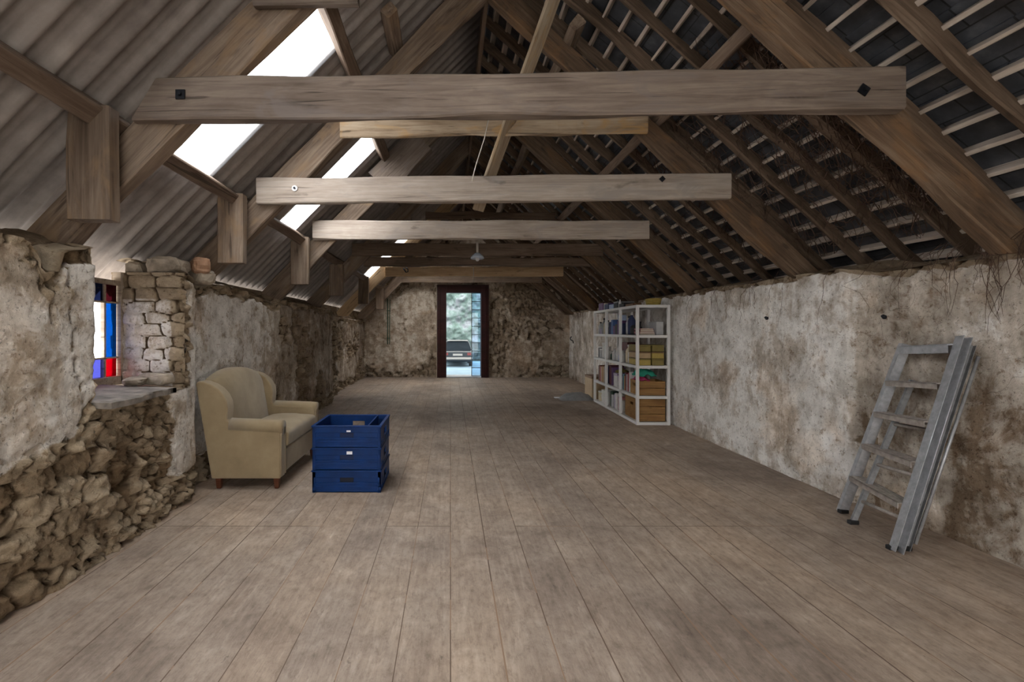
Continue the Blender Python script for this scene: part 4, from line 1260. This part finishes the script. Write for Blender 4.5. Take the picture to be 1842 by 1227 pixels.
def book(x, y, z, w, h, d, col, rz=0.0, lab='', group=None, flatlay=False):
    """standing book: thickness w along the shelf (y), height h, depth d into the shelf (x)"""
    if flatlay:
        e = empty('book', (0, 0, 0), None, None)
        mb = MB(); t = 0.003
        mb.bb(0, d, 0, h, 0, t); mb.bb(0, d, 0, h, w - t, w); mb.bb(0, t, 0, h, 0, w); mb.build('cover', pm(col, C[col]), e)
        mb = MB(); mb.bb(t, d - 0.004, 0.004, h - 0.004, t, w - t); mb.build('pages', M_page, e)
    else:
        e = empty('book', (0, 0, 0), None, None)
        mb = MB(); t = 0.003
        mb.bb(0, d, 0, t, 0, h); mb.bb(0, d, w - t, w, 0, h); mb.bb(0, t, 0, w, 0, h); mb.build('cover', pm(col, C[col]), e)
        mb = MB(); mb.bb(t, d - 0.004, t, w - t, 0.004, h - 0.004); mb.build('pages', M_page, e)
    return place(e, x, y, z, rz, lab, 'book', group)
def bottle(x, y, z, r, h, col, capc, lab, cat='bottle', group='bottles and tubs on the shelves'):
    e = empty('bottle', (0, 0, 0), None, None)
    mb = MB(); mb.lathe([(r * .92, 0), (r, h * .03), (r, h * .62), (r * .75, h * .74), (r * .36, h * .82), (r * .34, h * .9)], 14)
    mb.build('bottle_body', pm(col, C[col]), e, smooth=True)
    mb = MB(); mb.lathe([(r * .42, h * .89), (r * .42, h), (r * .2, h * 1.0)], 12); mb.build('cap', pm(capc, C[capc]), e, smooth=False)
    return place(e, x, y, z, 0, lab, cat, group)
def tub(x, y, z, r, h, col, lidc, lab, cat='tub', group='bottles and tubs on the shelves'):
    e = empty('paint_tub', (0, 0, 0), None, None)
    mb = MB(); mb.lathe([(r * .93, 0), (r, h * .04), (r, h * .9)], 18); mb.build('tub_body', pm(col, C[col]), e)
    mb = MB(); mb.lathe([(r * 1.05, h * .88), (r * 1.05, h), (r * .95, h)], 18); mb.build('lid', pm(lidc, C[lidc]), e)
    return place(e, x, y, z, 0, lab, cat, group)
def carton(x, y, z, dx, dy, dz, col, lab, name='carton', cat='box', group='boxes on the shelves', rz=0.0, lid=None):
    e = empty(name, (0, 0, 0), None, None)
    mb = MB(); mb.bb(0, dx, 0, dy, 0, dz * (0.8 if lid else 1)); mb.build('box_body', pm(col, C[col]), e, bevel=0.003)
    if lid:
        mb = MB(); mb.bb(-0.003, dx + .003, -0.003, dy + .003, dz * .8, dz); mb.build('lid', pm(lid, C[lid]), e, bevel=0.003)
    return place(e, x, y, z, rz, lab, cat, group)
def wcrate(x, y, z, dx, dy, dz, lab, slots=True):
    e = empty('wooden_crate', (0, 0, 0), None, None)
    t = 0.012
    nb = max(2, int(dz / 0.09))
    mb = MB()
    for k in range(nb):
        z0 = dz * k / nb + 0.003; z1 = dz * (k + 1) / nb - 0.003
        mb.bb(0, dx, 0, t, z0, z1)
    mb.bb(0.02, 0.035, t, t + .012, 0.0, dz - .003); mb.bb(dx - .035, dx - .02, t, t + .012, 0.0, dz - .003)
    mb.build('slatted_side', M_crate, e, bevel=0.002)
    mb = MB(); mb.bb(0, dx, dy - t, dy, 0.003, dz - .003); mb.build('back_board', M_crate, e, bevel=0.002)
    mb = MB()
    hh = dz * 0.68
    for (x0, x1) in ((0, t), (dx - t, dx)):
        mb.bb(x0, x1, t, dy - t, 0, hh - .018); mb.bb(x0, x1, t, dy * .5 - .05, hh - .018, hh + .018); mb.bb(x0, x1, dy * .5 + .05, dy - t, hh - .018, hh + .018)
        mb.bb(x0, x1, t, dy - t, hh + .018, dz)
    mb.bb(t, dx - t, t, dy - t, 0, 0.008)
    mb.build('end_boards', M_crate, e, bevel=0.002)
    return place(e, x, y, z, 0, lab, 'crate', 'wooden crates on the shelves')
def cloth(x, y, z, sx, sy, sz, col, seed, lab):
    N = 20; vs = []; fs = []
    for i in range(N + 1):
        for j in range(N + 1):
            u, v = i / N * 2 - 1, j / N * 2 - 1
            r = min(1, math.hypot(u, v) / 1.15)
            hgt = sz * (1 - r ** 2.2) * (0.65 + 0.7 * float(vn(np.array(u * 2.7 + 9), np.array(v * 2.7), seed)))
            hgt += 0.16 * sz * math.sin(7 * u + 3 * v + seed)
            vs.append((u * sx / 2 * (1 - .12 * abs(v)), v * sy / 2 * (1 - .12 * abs(u)), max(0.002, hgt)))
    for i in range(N):
        for j in range(N):
            a = i * (N + 1) + j; fs.append((a, a + N + 1, a + N + 2, a + 1))
    mb = MB(); mb.add(vs, fs); o = mb.build('folded_cloth', pm(col + ' fabric', C[col], 0.9), smooth=True)
    s_ = o.modifiers.new('thick', 'SOLIDIFY'); s_.thickness = 0.012; s_.offset = 1
    return place(o, x, y, z, 0, lab, 'cloth', 'cloths on the shelves')

B0 = [0.045, 0.69, 1.335]                    # where each bay starts
# near bay -----------------------------------------------------------------
wcrate(0.045, 0.045, LV[0] + 0.037, 0.335, 0.50, 0.29, 'large orange wooden crate filling the near bay of the bottom tier')
wcrate(0.045, 0.045, LV[1] + 0.001, 0.335, 0.30, 0.185, 'orange wooden crate in the second tier with cloth heaped on it')
cloth(0.125, 0.19, LV[1] + 0.188, 0.17, 0.25, 0.055, 'magenta', 3, 'magenta cloth hanging over the upper wooden crate')
cloth(0.17, 0.20, LV[1] + 0.235, 0.26, 0.26, 0.085, 'green', 5, 'bright green cloth heaped above the upper wooden crate')
y = 0.365
for i, (c_, w_, h_) in enumerate([('white', .03, .27), ('red', .035, .25), ('pink', .03, .235), ('white', .025, .23), ('dark red', .05, .25), ('orange', .032, .20), ('teal', .03, .21), ('pale blue', .03, .22)]):
    if y + w_ < 0.67:
        book(0.045, y, LV[1] + 0.001, w_, h_, 0.19, c_, 0, '%s book standing %s behind the upper wooden crate' % (c_, ORD[i]), 'books in the near bay, second tier'); y += w_ + 0.003
y = 0
for i in range(2):
    for j in range(3):
        carton(0.215 + 0.0 if i else 0.05, 0.05, LV[2] + 0.002 + j * 0.088, 0.15, 0.36, 0.084, ['olive', 'yellow', 'olive'][j] if i else ['yellow', 'tan', 'olive'][j],
               '%s storage box, %s in the %s stack of the near bay' % (['olive', 'yellow', 'olive'][j] if i else ['yellow', 'tan', 'olive'][j], ['lowest', 'middle', 'topmost'][j], ['left', 'right'][i]), 'storage_box', lid='olive' if j != 1 else 'brown')
tub(0.10, 0.46, LV[2] + 0.001, 0.045, 0.17, 'white', 'cream', 'white tub with a cream lid behind the storage boxes in the near bay')
bottle(0.10, 0.56, LV[2] + 0.001, 0.042, 0.25, 'cream', 'white', 'tall cream bottle at the rear of the near bay, third tier')
for i, (c_, w_) in enumerate([('maroon', .022), ('pink', .02), ('dark red', .024), ('pink', .018)]):
    book(0.06 + 0.004 * i, 0.06, LV[3] + 0.001 + sum([.022, .02, .024, .018][:i]), w_, 0.19, 0.20 - 0.01 * i, c_, 0.02 * i,
         '%s book lying flat in the near top bay, %s up' % (c_, ORD[i]), 'flat books in the near bay', True)
carton(0.29, 0.10, LV[3] + 0.001, 0.09, 0.25, 0.17, 'pale grey', 'pale grey box standing at the wall side of the near bay, top tier', rz=0.0)
bottle(0.09, 0.42, LV[3] + 0.001, 0.050, 0.30, 'navy', 'white', 'dark navy bottle in the near bay of the top tier')
bottle(0.10, 0.55, LV[3] + 0.001, 0.042, 0.26, 'pale grey', 'black', 'pale grey bottle with a black cap in the near bay of the top tier')
tub(0.20, 0.52, LV[3] + 0.001, 0.05, 0.18, 'black', 'black', 'black round tin at the back of the near bay, top tier')
hh_ = MB(); hh_.lathe([(0.06, 0), (0.075, 0.02), (0.075, 0.10), (0.05, 0.13)], 20)
place(hh_.build('black_pot', pm('black', C['black'])), 0.12, 0.34, LV[3] + 0.085 * 0 + 0.001, 0, 'black pot tucked behind the flat books on the top tier', 'pot')
# middle bay ---------------------------------------------------------------
b = B0[1]
for i, c_ in enumerate(['white', 'pink', 'white', 'lilac', 'pale grey', 'dark green']):
    carton(0.05 + 0.015 * (i % 2), b + 0.03 + 0.09 * i, LV[0] + 0.037, 0.20, 0.083, [.16, .2, .24, .22, .19, .23][i], c_, '%s packet in the middle bay at the bottom, %s from the camera end' % (c_, ORD[i]), 'packet', 'packet')
for i, (c_, w_, h_) in enumerate([('dark red', .045, .30), ('maroon', .03, .29), ('purple', .025, .27)]):
    book(0.045, b + 0.52 - 0.05 * i, LV[1] + 0.001, w_, h_, 0.2, c_, 0, '%s book in the middle bay, second tier, %s from the far post' % (c_, ORD[i]), 'books in the middle bay')
carton(0.05, b + 0.02, LV[1] + 0.001, 0.22, 0.17, 0.11, 'pale grey', 'pale grey box low in the middle bay of the second tier')
carton(0.05, b + 0.03, LV[1] + 0.113, 0.20, 0.15, 0.08, 'lilac', 'lilac box on the pale grey box in the middle bay', lid='purple')
carton(0.05, b + 0.21, LV[1] + 0.001, 0.20, 0.16, 0.20, 'white', 'white box in the middle bay of the second tier', lid='lilac')
cloth(0.15, b + 0.29, LV[1] + 0.203, 0.18, 0.15, 0.05, 'olive', 8, 'olive cloth on the white box in the middle bay')
for i, (c_, h_, r_) in enumerate([('white', .16, .04), ('pale blue', .14, .042), ('white', .24, .035), ('pale grey', .13, .04), ('white', .17, .038), ('dark green', .12, .035)]):
    bottle(0.09, b + 0.06 + 0.095 * i, LV[2] + 0.001, r_, h_, c_, 'white', '%s bottle in the middle bay third tier, %s from the camera end' % (c_, ORD[i]))
carton(0.22, b + 0.28, LV[2] + 0.001, 0.14, 0.26, 0.27, 'dark red', 'dark red box behind the bottles in the middle bay')
carton(0.22, b + 0.04, LV[2] + 0.001, 0.14, 0.20, 0.24, 'black', 'black box behind the bottles in the middle bay')
for i, (c_, h_) in enumerate([('navy', .16), ('purple', .20), ('black', .15), ('purple', .13), ('blue', .22), ('navy', .19)]):
    carton(0.05, b + 0.025 + 0.095 * i, LV[3] + 0.001, 0.16, 0.085, h_, c_, '%s packet in the middle bay top tier, %s from the camera end' % (c_, ORD[i]), 'packet', 'packet')
carton(0.06, b + 0.13, LV[3] + 0.203, 0.10, 0.07, 0.08, 'pale blue', 'small pale blue box on top of the packets in the middle bay', 'box')
# far bay --------------------------------------------------------------------
b = B0[2]
for i in range(7):
    o = MB(); o.bb(0, 0.22, 0, 0.30, 0, 0.028)
    place(o.build('paper_stack', pm('white', C['white'])), 0.05 + 0.008 * ((i * 37) % 3), b + 0.05 + 0.01 * ((i * 13) % 4), LV[0] + 0.037 + 0.0285 * i, 0.03 * ((i % 3) - 1),
          'white ream of paper in the far bay, %s up in the pile' % ORD[i], 'paper', 'paper reams')
tub(0.10, b + 0.47, LV[0] + 0.037, 0.06, 0.16, 'cream', 'white', 'cream tub beside the white paper reams')
y = b + 0.03
for i, (c_, w_, h_) in enumerate([('navy', .05, .27), ('blue', .04, .26), ('grey', .04, .27), ('tan', .05, .25), ('brown', .03, .25), ('orange', .03, .24), ('tan', .04, .25), ('pink', .04, .24), ('red', .03, .25), ('brown', .045, .26), ('maroon', .03, .25)]):
    book(0.045, y, LV[1] + 0.001, w_, h_, 0.2, c_, 0, '%s book in the far bay, second tier, %s from the camera end' % (c_, ORD[i]), 'books in the far bay'); y += w_ + 0.004
for i, (c_, h_, r_) in enumerate([('white', .13, .05), ('white', .19, .05), ('white', .25, .045), ('pale grey', .14, .05), ('grey', .18, .045)]):
    tub(0.10, b + 0.08 + 0.115 * i, LV[2] + 0.001, r_, h_, c_, 'white', '%s tub in the far bay third tier, %s from the camera end' % (c_, ORD[i]))
for i, (c_, h_, r_) in enumerate([('grey', .14, .04), ('pale grey', .22, .04), ('cream', .24, .04), ('grey', .26, .04), ('lilac', .12, .045), ('pale grey', .2, .04)]):
    bottle(0.10, b + 0.06 + 0.098 * i, LV[3] + 0.001, r_, h_, c_, 'black' if i % 2 else 'white', '%s bottle in the far bay top tier, %s from the camera end' % (c_, ORD[i]))
# on top -----------------------------------------------------------------------
for i, (y, dy, h_, c_) in enumerate([(0.62, .22, .055, 'black'), (0.88, .17, .10, 'black'), (1.08, .20, .07, 'pale blue'), (1.32, .20, .09, 'navy'), (1.60, .24, .12, 'purple')]):
    carton(0.05, y, SH + 0.001, 0.24, dy, h_, c_, '%s box on top of the shelving, %s from the camera end' % (c_, ORD[i]), lid='grey' if i == 1 else None)
bottle(0.07, 0.83, SH + 0.001, 0.022, 0.12, 'white', 'white', 'small white bottle on top of the shelving')
tub(0.08, 1.54, SH + 0.001, 0.03, 0.11, 'white', 'cream', 'small white tub on top of the shelving')
carton(0.05, 0.25, SH + 0.001, 0.11, 0.30, 0.035, 'brown', 'flat brown box on top of the shelving at the camera end')
bsk = empty('basket', (0, 0, 0), None, None)
mb = MB()
for k in range(5): mb.tube([(0.075 * math.cos(a) * (1 + .05 * k), 0.10 * math.sin(a) * (1 + .05 * k), 0.01 + 0.017 * k) for a in [i * math.pi / 10 for i in range(21)]], 0.009, 6)
mb.build('wicker_side', pm('yellow', C['yellow']), bsk, smooth=True)
mb = MB(); mb.lathe([(0.06, 0.0), (0.06, 0.008)], 16); mb.build('base', pm('tan', C['tan']), bsk)
place(bsk, 0.29, 0.20, SH + 0.001, 0, 'yellowish wicker basket on top of the shelving at the camera end', 'basket')

# cardboard box and grey bag beyond the shelving
cb = empty('cardboard_box', (2.42, 8.0, 0), 'tan cardboard box standing on the floor beyond the white shelving', 'box')
mb = MB(); mb.bb(0, 0.38, 0, 0.42, 0.0, 0.36); mb.build('box_body', pm('tan', C['tan']), cb, bevel=0.006)
mb = MB(); mb.bb(-0.003, 0.383, -0.003, 0.423, 0.362, 0.40); mb.build('lid', pm('brown', C['brown']), cb, bevel=0.004)
cb.location = (2.47, 7.95, 0)
bm_ = MB()
N = 22; vs = []; fs = []
for i in range(N + 1):
    for j in range(N + 1):
        u, v = i / N * 2 - 1, j / N * 2 - 1
        r = min(1, math.hypot(u, v)); 
        vs.append((u * .30, v * .22, max(0.0, (1 - r ** 3) * 0.11 * (0.5 + float(fbm(np.array(u * 2.5 + 5), np.array(v * 2.5), 6))))))
for i in range(N):
    for j in range(N):
        a = i * (N + 1) + j; fs.append((a, a + N + 1, a + N + 2, a + 1))
bm_.add(vs, fs)
o = bm_.build('crumpled_sack', pm('grey', C['grey'], .9), None, (2.20, 8.0, 0.004), smooth=True)
tag(o, 'crumpled grey sack lying on the floor beyond the shelving', 'sack')
o = MB(); o.bb(0, 0.13, 0, 0.09, 0, 0.012); tag(o.build('paper_scrap', M_label, None, (1.86, 8.1, 0.0)), 'white paper scrap on the floor beside the grey sack', 'paper')

# ------------------------------------------------------------------ small things on the walls
for (x, y, z, lab) in ((2.775, 4.02, 1.31, 'small rusty peg in the pale part of the right wall'), (2.86, 3.02, 1.29, 'small rusty peg in the right wall above the stepladder')):
    mb = MB(); mb.tube([(0.06, 0, 0), (0.012, 0, 0.0), (0.002, 0, 0.012)], [0.012, 0.014, 0.010], 8)
    tag(mb.build('wall_peg', M_iron, None, (x, y, z), smooth=True), lab, 'peg', 'wall pegs')
mb = MB(); mb.tube([(0, 0, 0.86), (0.003, 0, 1.3), (0, 0, 2.02)], 0.013, 8); mb.tube([(0.05, 0, 0.86), (0.05, 0, 1.3), (0.06, 0, 2.0)], 0.010, 8)
mb.bb(-.02, .07, 0, .03, 1.0, 1.02); mb.bb(-.02, .07, 0, .03, 1.7, 1.72)
tag(mb.build('wall_conduit', pm('dark green', C['dark green']), None, (-1.60, YB - 0.065, 0), smooth=False), 'pair of dark vertical pipes on the left part of the end wall', 'pipe')
mb = MB(); mb.tube([(0, 0, 0), (-0.03, 0, -0.03), (-0.02, 0, -0.08), (0.03, 0, -0.10), (0.04, 0, -0.16)], 0.013, 8)
tag(mb.build('iron_bracket', M_iron, None, (2.90, 10.9, 1.06), smooth=True), 'dark iron bracket on the far end of the right wall', 'bracket')

# dry creeper on the slate side: tangled stems, one object of stuff
def creeper(name, label, n, gen, r, seed, mat=M_twig):
    rnd = random.Random(seed); mb = MB()
    for i in range(n):
        pts = gen(rnd)
        mb.tube(pts, [r * (1 - 0.6 * j / (len(pts) - 1)) for j in range(len(pts))], 4, False)
    o = mb.build(name, mat, smooth=True)
    return tag(o, label, 'creeper', kind='stuff')
def g1(rnd):
    x = rnd.uniform(1.8, 2.95); y = max(2.56, rnd.choice([rnd.gauss(2.72, 0.12), rnd.gauss(2.95, 0.2), rnd.gauss(3.9, 0.3), rnd.uniform(2.6, 5.5)]))
    z = zr(x, RAFO - 0.02 + rnd.uniform(-.02, .09)); p = [(x, y, z)]
    a = rnd.uniform(0, 6.28)
    for _ in range(rnd.randint(5, 12)):
        a += rnd.gauss(0, 0.7)
        x += 0.045 * math.cos(a); y += 0.045 * math.sin(a) + 0.0
        x = min(x, 3.0); y = max(2.5, y)
        off = RAFO + rnd.uniform(-0.05, 0.10)
        p.append((x, y, zr(x, off)))
    return p
creeper('dry_creeper', 'tangle of dry brown creeper stems among the rafters behind the nearest truss', 420, g1, 0.0030, 5)
def g2(rnd):
    y = rnd.choice([rnd.uniform(1.6, 2.9), rnd.uniform(2.3, 5.5), rnd.gauss(2.35, .12)]); x = float(xr(np.array(y))) - 0.02; z = 1.66 + rnd.uniform(-.04, .05)
    p = [(x + 0.05, y, z + 0.03)]
    L = rnd.choice([0.1, 0.15, 0.3, 0.45])
    for j in range(6):
        y += rnd.gauss(0, 0.02); z -= L / 6 * rnd.uniform(.4, 1.4)
        p.append((float(xr(np.array(y))) - 0.035 - rnd.uniform(0, .02), y, z))
    return p
creeper('hanging_roots', 'thin dry roots hanging down from the head of the right wall', 90, g2, 0.0016, 9)

# ------------------------------------------------------------------ doorway in the gable
OX0, OX1, OZ = -0.10, 0.785, 2.17
df = MB()
df.bb(DX0 + .01, OX0, YB - 0.07, YB + 0.12, 0, DZ - 0.01)
df.bb(OX1, DX1 - .01, YB - 0.07, YB + 0.12, 0, DZ - 0.01)
df.bb(OX0, OX1, YB - 0.07, YB + 0.12, OZ, DZ - 0.01)
df.bb(DX0 + .06, DX0 + .10, YB - 0.085, YB - .07, 0, DZ - .06); df.bb(DX1 - .10, DX1 - .06, YB - 0.085, YB - .07, 0, DZ - .06)
d1 = df.build('door_1', M_red, bevel=0.006); tag(d1, 'dark red painted door frame in the end wall', 'door frame', kind='structure')
th = MB(); th.bb(OX0, OX1, YB - 0.10, YB + 0.44, 0.002, 0.03)
tag(th.build('trim_1', flat('worn_threshold_stone', (0.40, 0.42, 0.44), 0.5, 0, 0.2, 9)), kind='structure')
# narrow glazed leaf beside the opening
gd = MB(); GX0, GX1, gy = 0.545, OX1, YB + 0.06
gd.bb(GX0, GX0 + 0.016, gy, gy + 0.03, 0.03, OZ)
gd.bb(GX1 - 0.010, GX1, gy, gy + 0.03, 0.03, OZ)
for k in range(11):
    z = 0.03 + (OZ - 0.03) * k / 10.0; gd.bb(GX0, GX1, gy + .002, gy + .028, z - 0.008, z + 0.008)
M_bar = flat('dark_glazing_bar', (0.05, 0.055, 0.06), 0.5)
d2 = gd.build('door_2', M_bar); tag(d2, 'narrow glazed door leaf with ten panes in the far doorway', 'door', kind='structure')
M_gpane = flat('frosted_pane_tint', (0.5, 0.62, 0.7), 0.3)
pg = MB(); pg.bb(GX0 + .016, GX1 - .01, gy + .013, gy + .017, 0.03, OZ)
gp = pg.build('pane', glass_mat('pale_tinted_glass', (0.72, 0.84, 0.95)), d2)

# ------------------------------------------------------------------ outside
GZ = -0.75
mb = MB(); mb.bb(-9, 11, YB + 0.46, 32, GZ - 0.2, GZ)
o = mb.build('ground', flat('pale_concrete_yard', (0.09, 0.15, 0.19), 0.8, 0, 0.2, 1.5)); o['kind'] = 'structure'
mb = MB(); mb.bb(OX0 - .4, OX1 + .4, YB + 0.46, YB + 1.0, GZ, -0.30); mb.bb(OX0 - .4, OX1 + .4, YB + 1.0, YB + 1.4, GZ, -0.52)
tag(mb.build('doorstep', M_stone), 'stone steps outside the far doorway', 'steps')
# overgrown stone bank behind the yard
U, V = grid_arrays(np.linspace(-8, 10, 240), np.linspace(0, 1, 100))
Z = GZ - 0.1 + V * 6.0
dd = 0.9 * V ** 1.3 + (fbm(U * 1.1, Z * 1.1, 501, 5) - .5) * 0.9 + (fbm(U * 5, Z * 5, 503, 3) - .5) * 0.25
bk_ = WallMesh(); bk_.grid(np.stack([U, 29 + dd, Z], -1), dict(plaster=0.0, tone=0.5, edge=0.5))
m, nt, b_, out = mat_new('mossy_bank')
tc = nd(nt, 'TexCoord'); P = tc.outputs['Object']
n = noise(nt, P, 1.4, 6, 0.65); n2 = noise(nt, P, 5, 6, 0.7)
c = ramp(nt, n, [(0.36, (0.028, 0.052, 0.043)), (0.5, (0.05, 0.075, 0.07)), (0.62, (0.08, 0.09, 0.10))])
k_ = ramp(nt, n2, [(0.3, 0.55), (0.5, 1.0), (0.7, 1.35)])
nt.links.new(mix(nt, 1.0, c, k_, 'MULTIPLY'), b_.inputs['Base Color']); b_.inputs['Roughness'].default_value = 0.95
o = bk_.build('bank', m)
tag(o, 'overgrown pale stone bank seen through the far doorway', 'bank')
# unseen roof added over the yard to keep its daylight dim
mb = MB(); mb.bb(-5, 7, YB + 0.5, 26.0, 4.6, 4.72)
tag(mb.build('added_yard_roof', M_sheet), 'added unseen sheet roof shading the yard outside the far doorway', 'added_roof')
for (x, y) in ((-4.6, 25.6), (6.6, 25.6), (-4.6, 18), (6.6, 18)):
    mb = MB(); mb.bb(x - .08, x + .08, y - .08, y + .08, GZ, 4.6)
    tag(mb.build('added_yard_post', M_purlin), 'added timber post under the shading yard roof, %s corner %s' % ('left' if x < 0 else 'right', 'by the bank' if y > 20 else 'nearer the barn'), 'post', 'canopy posts')

# parked car
def car(loc):
    e = empty('parked_car', loc, 'dark hatchback parked outside, seen from behind through the far doorway', 'car')
    paint = flat('dark_car_paint', (0.012, 0.018, 0.024), 0.25, 0.3, 0.1, 5, 0, 0.6)
    glass = flat('dark_car_glass', (0.01, 0.015, 0.02), 0.1, 0, 0.1, 5, 0, 0.8)
    silver = flat('pale_bumper', (0.20, 0.20, 0.19), 0.4)
    # body: cross sections along y (0 rear, 3.8 front): (y, half width, z bottom, z waist, half width top, z top)
    secs = [(0.0, .74, .34, .82, .70, .86), (0.06, .80, .26, .90, .74, .94), (0.5, .82, .22, .95, .60, 1.38), (1.2, .82, .22, .95, .58, 1.43),
            (2.0, .82, .22, .94, .56, 1.38), (2.75, .82, .22, .92, .72, .96), (3.5, .78, .25, .78, .70, .82), (3.8, .68, .32, .66, .6, .70)]
    vs = []; fs = []
    for (y, w, zb, zw, wt, zt) in secs:
        vs += [(-w * .92, y, zb), (-w, y, (zb + zw) / 2), (-w * .97, y, zw), (-wt, y, zt), (0, y, zt + .03), (wt, y, zt), (w * .97, y, zw), (w, y, (zb + zw) / 2), (w * .92, y, zb)]
    n = 9
    for i in range(len(secs) - 1):
        for k in range(n): fs.append((i * n + k, i * n + (k + 1) % n, (i + 1) * n + (k + 1) % n, (i + 1) * n + k))
    fs.append(tuple(range(n))); fs.append(tuple((len(secs) - 1) * n + k for k in range(n)))
    mb = MB(); mb.add(vs, fs); mb.build('body', paint, e, bevel=0.03, seg=3)
    mb = MB(); mb.add([(-.66, 0.10, 0.97), (.66, 0.10, 0.97), (.55, 0.43, 1.33), (-.55, 0.43, 1.33), (-.66, 0.08, 0.97), (.66, 0.08, 0.97), (.55, 0.41, 1.34), (-.55, 0.41, 1.34)],
                      [(0, 1, 2, 3), (7, 6, 5, 4), (0, 4, 5, 1), (1, 5, 6, 2), (2, 6, 7, 3), (3, 7, 4, 0)]); mb.build('rear_window', glass, e)
    mb = MB(); mb.bb(-.80, .80, -0.09, 0.08, .40, .52); mb.build('rear_bumper', silver, e, bevel=0.02)
    mb = MB(); mb.bb(-.56, .56, 0.36, 0.50, 1.385, 1.44); mb.build('roof_spoiler', silver, e, bevel=0.01)
    mb = MB(); mb.bb(-.74, .74, -0.012, 0.02, .80, .835); mb.build('tailgate_trim', silver, e)
    mb = MB(); mb.bb(-.26, .26, -0.012, 0.01, .60, .71); mb.build('number_plate', silver, e)
    rl = flat('tail_lamp_red', (0.12, 0.02, 0.02), 0.3)
    for s_ in (-1, 1):
        mb = MB(); mb.bb(s_ * .62 - .1, s_ * .62 + .1, -0.012, 0.03, .62, .76); mb.build('tail_light', rl, e, bevel=0.01)
        for y in (0.62, 3.05):
            mb = MB(); mb.lathe([(0.16, -.09), (0.29, -.09), (0.30, -.06), (0.30, .06), (0.29, .09), (0.16, .09)], 22, Matrix.Translation((s_ * .72, y, .30)) @ Matrix.Rotation(math.pi / 2, 4, 'Y'))
            mb.build('wheel', M_black, e)
    return e
car((0.40, 24.6, GZ))
